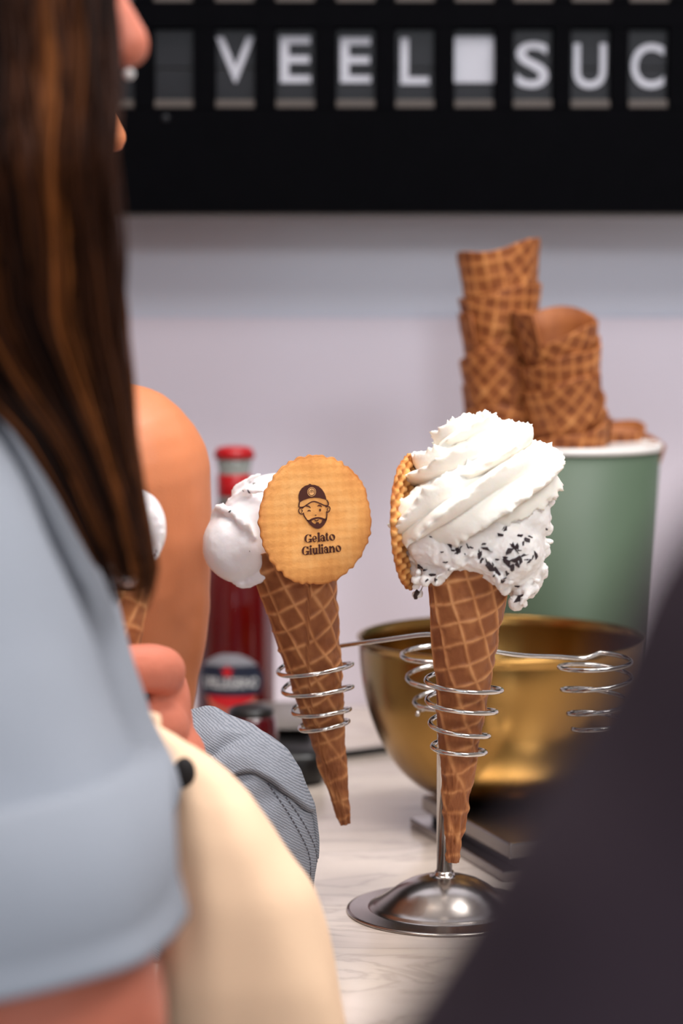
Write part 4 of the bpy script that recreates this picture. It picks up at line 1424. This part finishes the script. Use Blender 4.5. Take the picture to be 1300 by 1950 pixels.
# ---- bare-shouldered person behind her
s2 = 0.95
nose2 = P(240, 264, 1.50)
yaw2 = 0.06
h2 = np.array(nose2) - np.array(Matrix.Rotation(yaw2, 3, 'Z')) @ (np.array((0.1218, 0, -0.021)) * s2)
yb = math.radians(40)
p2 = thing('person', 'bare-shouldered person behind the long-haired person, only nose, shoulder and arm showing', 'person', (-0.265, 1.545, 0))
lp, g2 = legs_parts(-0.295, 1.555, yb, 0.78, 0.13)
T2 = yaw_pt((-0.265, 1.545), yb)
shr = np.array(P(226, 906, 1.445))
body = head_parts(h2, yaw2, s2) + lp + [
    capsule([h2 + np.array((-0.02, 0, -0.06)), (-0.285, 1.53, 1.19)], (0.046, 0.050), 24, 6),
    ell(T2(0, 0, 1.09), (0.082, 0.122, 0.125), 36, 24, np.array(Matrix.Rotation(yb, 3, 'Z'))), ell(T2(-0.01, 0.0, 0.95), (0.074, 0.104, 0.13), 36, 24, np.array(Matrix.Rotation(yb, 3, 'Z'))),
    ell(T2(-0.015, 0, 0.82), (0.088, 0.128, 0.10), 36, 24, np.array(Matrix.Rotation(yb, 3, 'Z'))),
    capsule([shr + np.array((-0.02, 0.02, 0.004)), (-0.345, 1.63, 1.160)], (0.045, 0.046), 24, 6),
    capsule([shr, P(247, 1060, 1.450), P(260, 1200, 1.455), P(257, 1350, 1.46), (-0.129, 1.46, 0.985)], (0.0552, 0.0500, 0.0430, 0.0352, 0.0320), 32, 8),
    capsule([(-0.129, 1.46, 0.985), (-0.165, 1.41, 1.035), (-0.195, 1.372, 1.085)], (0.032, 0.031, 0.021), 22, 7),
    capsule([(-0.35, 1.63, 1.15), (-0.37, 1.67, 0.94), (-0.28, 1.71, 0.83)], (0.042, 0.034, 0.022), 22, 8),
    ell((-0.202, 1.363, 1.110), (0.016, 0.022, 0.030), 20, 14), ell((-0.255, 1.718, 0.815), (0.034, 0.014, 0.02), 20, 14)]
for k in range(4):
    dz = 1.093 + 0.014 * k
    body.append(capsule([(-0.196, 1.352, dz), (-0.182, 1.337, dz + 0.004), (-0.192, 1.323, dz + 0.006), (-0.208, 1.329, dz + 0.005)], (0.0078, 0.0076, 0.0072, 0.0062), 10, 4))
    body.append(capsule([(-0.235, 1.722, 0.826 - 0.008 * k), (-0.208, 1.726, 0.816 - 0.009 * k), (-0.190 - (0.006 if k in (0, 3) else 0), 1.726, 0.800 - 0.009 * k)], (0.0078, 0.0072, 0.0060), 10, 4))
body.append(capsule([(-0.198, 1.362, 1.125), (-0.200, 1.347, 1.151), (-0.210, 1.337, 1.165)], (0.0100, 0.0090, 0.0075), 10, 4))
body.append(capsule([(-0.245, 1.710, 0.83), (-0.225, 1.702, 0.84), (-0.205, 1.700, 0.835)], (0.0090, 0.0085, 0.0070), 10, 4))
V, F, N = remesh(join(*body), 0.0026, 5)
V = V + N * (0.0007 * fbm(V, 45, 2, 8))[:, None]
mk('body', V, F, M['skin'], p2)
eyes(h2, yaw2, s2, p2)
lower_clothes(p2, g2, 0.78, 0.13, M['trouser_dark'])
rings = []
Ry = np.array(Matrix.Rotation(yb, 3, 'Z'))
for z in np.linspace(1.125, 0.74, 40):
    rx, ry = np.interp(z, [0.74, 0.95, 1.09, 1.125], [0.104, 0.092, 0.094, 0.090]), np.interp(z, [0.74, 0.95, 1.09, 1.125], [0.142, 0.122, 0.128, 0.116])
    q = np.stack([rx * np.cos(a), ry * np.sin(a), np.full(72, z)], 1) @ Ry.T
    rings.append(q + np.array((-0.270, 1.55, 0)))
V, F = loft(rings)
strap = [tube(catmull(np.array([T2(0.078, sg * 0.06, 1.11), T2(0.05, sg * 0.07, 1.185), T2(-0.01, sg * 0.075, 1.215), T2(-0.07, sg * 0.07, 1.17), T2(-0.092, sg * 0.06, 1.11)]), 8), 0.010, 10, 0.35) for sg in (1, -1)]
mk('tank_top', *join((V, F), *strap), M['tank'], p2)
V, F = ell(h2 + np.array((-0.030, 0, 0.028)), (0.098, 0.086, 0.099), 40, 24)
V2, F2 = capsule([h2 + np.array((-0.06, -0.01, 0.03)), h2 + np.array((-0.085, -0.02, -0.08)), h2 + np.array((-0.060, -0.035, -0.155)), h2 + np.array((-0.045, -0.04, -0.20))], (0.055, 0.055, 0.040, 0.020), 24, 8)
Vh, Fh = join((V, F), (V2, F2))
Vh = Vh + 0.004 * np.stack([fbm(Vh * np.array([1, 1, .3]), 90, 2, k) for k in range(3)], 1)
mk('hair', Vh, Fh, M['hair'], p2, attrs={'tone': np.clip(0.22 + 0.25 * fbm(Vh * np.array([1, 1, 0.2]), 120, 2, 7), 0, 1)})

# ---- person in the dark jacket close to the camera at right
p3 = thing('person', 'person in a dark mauve jacket, very blurred sleeve at the right foreground', 'person', (0.36, 0.37, 0))
s3 = 0.98
h3 = np.array((0.36, 0.385, 1.44))
lp, g3 = legs_parts(0.36, 0.37, PI / 2, 0.80, 0.14)
sh3, el3 = np.array((0.1300, 0.372, 1.266)), np.array((0.009, 0.356, 1.030))
fw3 = np.array((0.145, 0.52, 1.02))
body = head_parts(h3, PI / 2, s3) + lp + [
    capsule([h3 + np.array((0, -0.02, -0.06)), (0.36, 0.355, 1.28)], (0.05, 0.054), 24, 6),
    ell((0.36, 0.365, 1.17), (0.135, 0.088, 0.13), 36, 24), ell((0.36, 0.365, 1.0), (0.115, 0.080, 0.14), 36, 24), ell((0.36, 0.365, 0.84), (0.135, 0.092, 0.10), 36, 24),
    capsule([sh3, (0.36, 0.36, 1.27), (0.55, 0.372, 1.255)], (0.043, 0.048, 0.043), 20, 6),
    capsule([sh3, el3], (0.044, 0.036), 22, 8), capsule([el3, fw3, (0.20, 0.6, 1.0)], (0.036, 0.028, 0.022), 22, 6),
    capsule([(0.55, 0.372, 1.25), (0.59, 0.36, 1.02), (0.56, 0.42, 0.82)], (0.044, 0.036, 0.024), 22, 8),
    ell((0.222, 0.635, 0.995), (0.020, 0.036, 0.022), 20, 14, np.array(Matrix.Rotation(-0.5, 3, 'Z'))), ell((0.555, 0.44, 0.765), (0.022, 0.016, 0.042), 20, 14)]
for k in range(4):
    body.append(capsule([(0.228 + 0.004 * k, 0.658, 1.012 - 0.014 * k), (0.245, 0.685, 1.010 - 0.014 * k), (0.262, 0.695 + (0.004 if k in (1, 2) else 0), 1.004 - 0.014 * k)], (0.0085, 0.0080, 0.0066), 10, 4))
    body.append(capsule([(0.541 + 0.010 * k, 0.445, 0.735), (0.541 + 0.010 * k, 0.452, 0.705), (0.541 + 0.010 * k, 0.448, 0.680 + (0.006 if k in (0, 3) else 0))], (0.0080, 0.0075, 0.0062), 10, 4))
body.append(capsule([(0.215, 0.635, 1.010), (0.220, 0.665, 1.026), (0.235, 0.682, 1.028)], (0.0105, 0.0095, 0.0080), 10, 4))
body.append(capsule([(0.535, 0.448, 0.775), (0.524, 0.465, 0.745), (0.526, 0.472, 0.720)], (0.0105, 0.0095, 0.0078), 10, 4))
V, F, N = remesh(join(*body), 0.0032, 4)
mk('body', V, F, M['skin'], p3)
eyes(h3, PI / 2, s3, p3)
lower_clothes(p3, g3, 0.80, 0.14, M['trouser_dark'])
parts = [capsule([sh3 + np.array((0.02, 0, 0.004)), (sh3 + el3) / 2, el3, el3 + (fw3 - el3) * 0.25], (0.060, 0.056, 0.055, 0.052), 28, 10), capsule([el3, fw3, fw3 + (fw3 - el3) * 0.25], (0.055, 0.046, 0.042), 26, 8),
         capsule([(0.54, 0.372, 1.25), (0.59, 0.36, 1.02), (0.565, 0.41, 0.86)], (0.060, 0.054, 0.042), 26, 8),
         capsule([sh3, (0.36, 0.36, 1.275), (0.55, 0.372, 1.255)], (0.055, 0.062, 0.055), 24, 6),
         ell((0.36, 0.365, 1.16), (0.160, 0.112, 0.15), 40, 26), ell((0.36, 0.365, 1.0), (0.142, 0.105, 0.17), 40, 26), ell((0.36, 0.365, 0.86), (0.158, 0.116, 0.13), 40, 26)]
V, F, N = remesh(join(*parts), 0.0045, 4)
V = V + N * (0.0130 * fbm(V * np.array([1, 1, 1.2]), 13, 2, 14))[:, None]
mk('jacket', V, F, M['jacket'], p3)
V, F = ell(h3 + np.array((0, -0.030, 0.030)), (0.086, 0.098, 0.098), 40, 24)
mk('hair', V + 0.003 * np.stack([fbm(V, 80, 2, k) for k in range(3)], 1), F, M['hair'], p3, attrs={'tone': np.clip(0.25 + 0.2 * fbm(V, 50, 2, 7), 0, 1)})

# ------------------------------------------------------------------ tote bag on her forearm
YTt = 1.066
tote = thing('tote_bag', 'cream canvas tote bag hanging by its strap, bottom centre of the photo', 'bag', (P(480, 1900, YTt).x, YTt, 0.66))
rows_t = np.array([(1370, 236, 262, 0.004), (1384, 224, 312, 0.006), (1402, 224, 346, 0.008), (1425, 250, 378, 0.010), (1450, 300, 408, 0.013), (1475, 330, 436, 0.016), (1520, 332, 478, 0.022), (1580, 326, 522, 0.028), (1690, 318, 590, 0.034),
                   (1780, 314, 620, 0.036), (1850, 312, 640, 0.038), (1950, 310, 664, 0.038), (2150, 306, 694, 0.038), (2500, 306, 706, 0.036), (2900, 310, 700, 0.030), (2985, 320, 690, 0.022)], float)
ys = np.concatenate([np.linspace(1370, 1520, 24, endpoint=False), np.linspace(1520, 2985, 66)])
b = np.linspace(0, 2 * PI, 80, endpoint=False)
sup = lambda c, e: np.sign(c) * np.abs(c) ** e
rings = []
for y in ys:
    l, r, th = [np.interp(y, rows_t[:, 0], rows_t[:, k]) for k in (1, 2, 3)]
    A, Bp = P(l, y, YTt), P(r, y, YTt)
    rings.append(np.stack([(A.x + Bp.x) / 2 + (Bp.x - A.x) / 2 * sup(np.cos(b), 0.75), YTt + th * sup(np.sin(b), 0.8), np.full(80, A.z)], 1))
V, F = loft(rings)
D = V - np.array((P(480, 1900, YTt).x, YTt, 0)); D[:, 2] = 0
D /= np.linalg.norm(D, axis=1)[:, None] + 1e-9
V = V + D * (0.0030 * fbm(V * np.array([1.6, 1, 0.5]), 24, 2, 31))[:, None]
mk('bag_body', V, F, M['canvas'], tote)
st = catmull(np.array([list(P(*q)) for q in ((300, 1392, 1.068), (262, 1382, 1.076), (215, 1386, 1.090), (175, 1430, 1.104), (150, 1540, 1.112), (170, 1680, 1.112), (250, 1740, 1.104), (330, 1745, 1.090))]), 10)
mk('strap', *tube(st, 0.0080, 16, 0.32), M['canvas'], tote)
bt = P(348, 1482, 1.040)
mk('gap_shade_spot', *ell((bt.x, 1.051, bt.z), (0.0050, 0.003, 0.0072), 20, 12), M['gap_shade'], tote)  # dark lump standing in for the shaded gap between strap and bag

# ------------------------------------------------------------------ grey denim jacket bundled on the counter
YD = 1.290
dcx = P(392, 1600, YD).x
den = thing('denim_jacket', 'crumpled grey denim jacket on the counter between the tote bag and left cone', 'jacket', (dcx, YD, CT))
dtop = P(392, 1350, YD).z


def dome(inset, t0f, nphi=220, nt=120, seed=0, amp=1.0):
    phi = np.linspace(0, 2 * PI, nphi, endpoint=False)
    H = dtop - CT - inset * 0.8
    rings = []
    # radius profile: right side follows the photo, other sides alike
    zr_ = np.array([0.0, 0.03, 0.048, 0.062, 0.078, 0.098, 0.108, 0.117, 0.123, 0.128, 0.131, 0.1325]) / 0.1325
    rr_ = np.array([0.0580, 0.0605, 0.0620, 0.0618, 0.0595, 0.0520, 0.0450, 0.0360, 0.0270, 0.0140, 0.0060, 0.0002])
    for k in range(nt):
        t = t0f + (1 - t0f) * (k / (nt - 1)) ** 0.8
        t = t if np.ndim(t) else np.full(nphi, t)
        r = np.maximum(np.interp(t, zr_, rr_) - inset * (0.3 + 0.7 * np.abs(np.sin(phi))), 0.0001)
        rings.append(np.stack([dcx + r * np.cos(phi), YD + 0.70 * r * np.sin(phi), CT + 0.0005 + t * H], 1))
    V, F = loft(rings)
    D = V - np.array((dcx, YD, CT + 0.04))
    D /= np.linalg.norm(D, axis=1)[:, None]
    return V, F, D


V, F, D = dome(0.0075, 0.0, seed=1)
edge_keep = np.clip(1 - np.abs(D[:, 0]), 0.15, 1)
V = V + D * (edge_keep * (0.0048 * fbm(V * np.array([1.0, 1, 0.7]), 34, 3, 41) + 0.002 * np.sin((V[:, 0] * 0.8 - V[:, 2]) * 260)))[:, None]
V[:, 2] = np.maximum(V[:, 2], CT + 0.0003)
body_d = mk('jacket_body', V, F, M['denim'], den)
bvhD = BVHTree.FromPolygons([Vector(v) for v in V], F)
# upper flap with a hem
phi = np.linspace(0, 2 * PI, 220, endpoint=False)
hem_x = np.array([(380, 1500), (436, 1474), (477, 1466), (517, 1470), (554, 1492), (584, 1530), (602, 1566), (612, 1604)], float)
hem_t = np.zeros(220)
for i, p in enumerate(phi):
    xpx = 650 + (dcx + 0.060 * math.cos(p)) / YD * FPX
    ypx = np.interp(xpx, hem_x[:, 0], hem_x[:, 1])
    tt = (P(500, ypx, YD - 0.03).z - CT) / (dtop - CT)
    if math.sin(p) > 0: tt = 0.35
    hem_t[i] = np.clip(tt + 0.01 * math.sin(5 * p), 0.2, 0.9)
for _ in range(6):
    hem_t = (np.roll(hem_t, 1) + hem_t * 2 + np.roll(hem_t, -1)) / 4
Vo, Fo, Do = dome(0.0, hem_t, seed=2)
wr = 0.0032 * fbm(Vo * np.array([1, 1, 0.8]), 40, 3, 52) * np.clip(1 - np.abs(Do[:, 0]), 0.2, 1) 
cz = np.array([list(P(x, y, YD - 0.03)) for x, y in ((360, 1452), (395, 1434), (430, 1412), (458, 1404), (500, 1404), (540, 1428), (580, 1480))])
zc_ = np.interp(Vo[:, 0], cz[:, 0], cz[:, 2])
fr_ = np.clip(-Do[:, 1] * 2, 0, 1) * np.clip((P(540, 1400, YD).x - Vo[:, 0]) / 0.02, 0, 1)
wr = wr + 1.5 * fr_ * (-0.0035 * np.exp(-((Vo[:, 2] - zc_ + 0.001) / 0.0022) ** 2) + 0.0030 * np.exp(-((Vo[:, 2] - zc_ - 0.006) / 0.0045) ** 2) + 0.0016 * np.exp(-((Vo[:, 2] - zc_ + 0.010) / 0.005) ** 2))
Vo = Vo + Do * wr[:, None]
nphi, nt = 220, 120
Vi = Vo - Do * 0.0034
n = len(Vo)
Fi = [[i + n for i in f[::-1]] for f in Fo]
rimF = [[i, (i + 1) % nphi, n + (i + 1) % nphi, n + i][::-1] for i in range(nphi)]
Fo2 = [f for f in Fo if len(f) == 4]
Fi2 = [f for f in Fi if len(f) == 4]
mk('jacket_flap', np.vstack([Vo, Vi]), Fo2 + Fi2 + rimF, M['denim'], den)
# two rows of stitching on the lower panel
sv, sf, so = [], [], 0
for line in ([(521, 1488), (569, 1553), (596, 1604), (603, 1640), (600, 1690), (592, 1740)], [(510, 1492), (552, 1553), (583, 1612), (591, 1650), (588, 1700), (580, 1740)]):
    q = catmull(np.array([[x, y, 0] for x, y in line], float), 40)
    d = np.concatenate([[0], np.cumsum(np.linalg.norm(np.diff(q, axis=0), axis=1))])
    for s0 in np.arange(0, d[-1] - 7, 9.5):
        pts = []
        for ss in (s0, s0 + 3, s0 + 6):
            x, y = np.interp(ss, d, q[:, 0]), np.interp(ss, d, q[:, 1])
            h = bvhD.ray_cast(Vector((0, 0, CAM_Z)), (P(x, y, 1.0) - Vector((0, 0, CAM_Z))).normalized())
            if h[0] is None: break
            pts.append(h[0] - (h[0] - Vector((0, 0, CAM_Z))).normalized() * 0.0004)
        if len(pts) < 3: continue
        V, F = tube(np.array([list(p) for p in pts]), 0.00042, 6)
        sv.append(V); sf += [[i + so for i in f] for f in F]; so += len(V)
M['thread'] = mat('denim_thread', srgb(84, 84, 92), 0.8, var=0.1)
if sv:
    mk('stitching', np.vstack(sv), sf, M['thread'], den, kind='stuff')
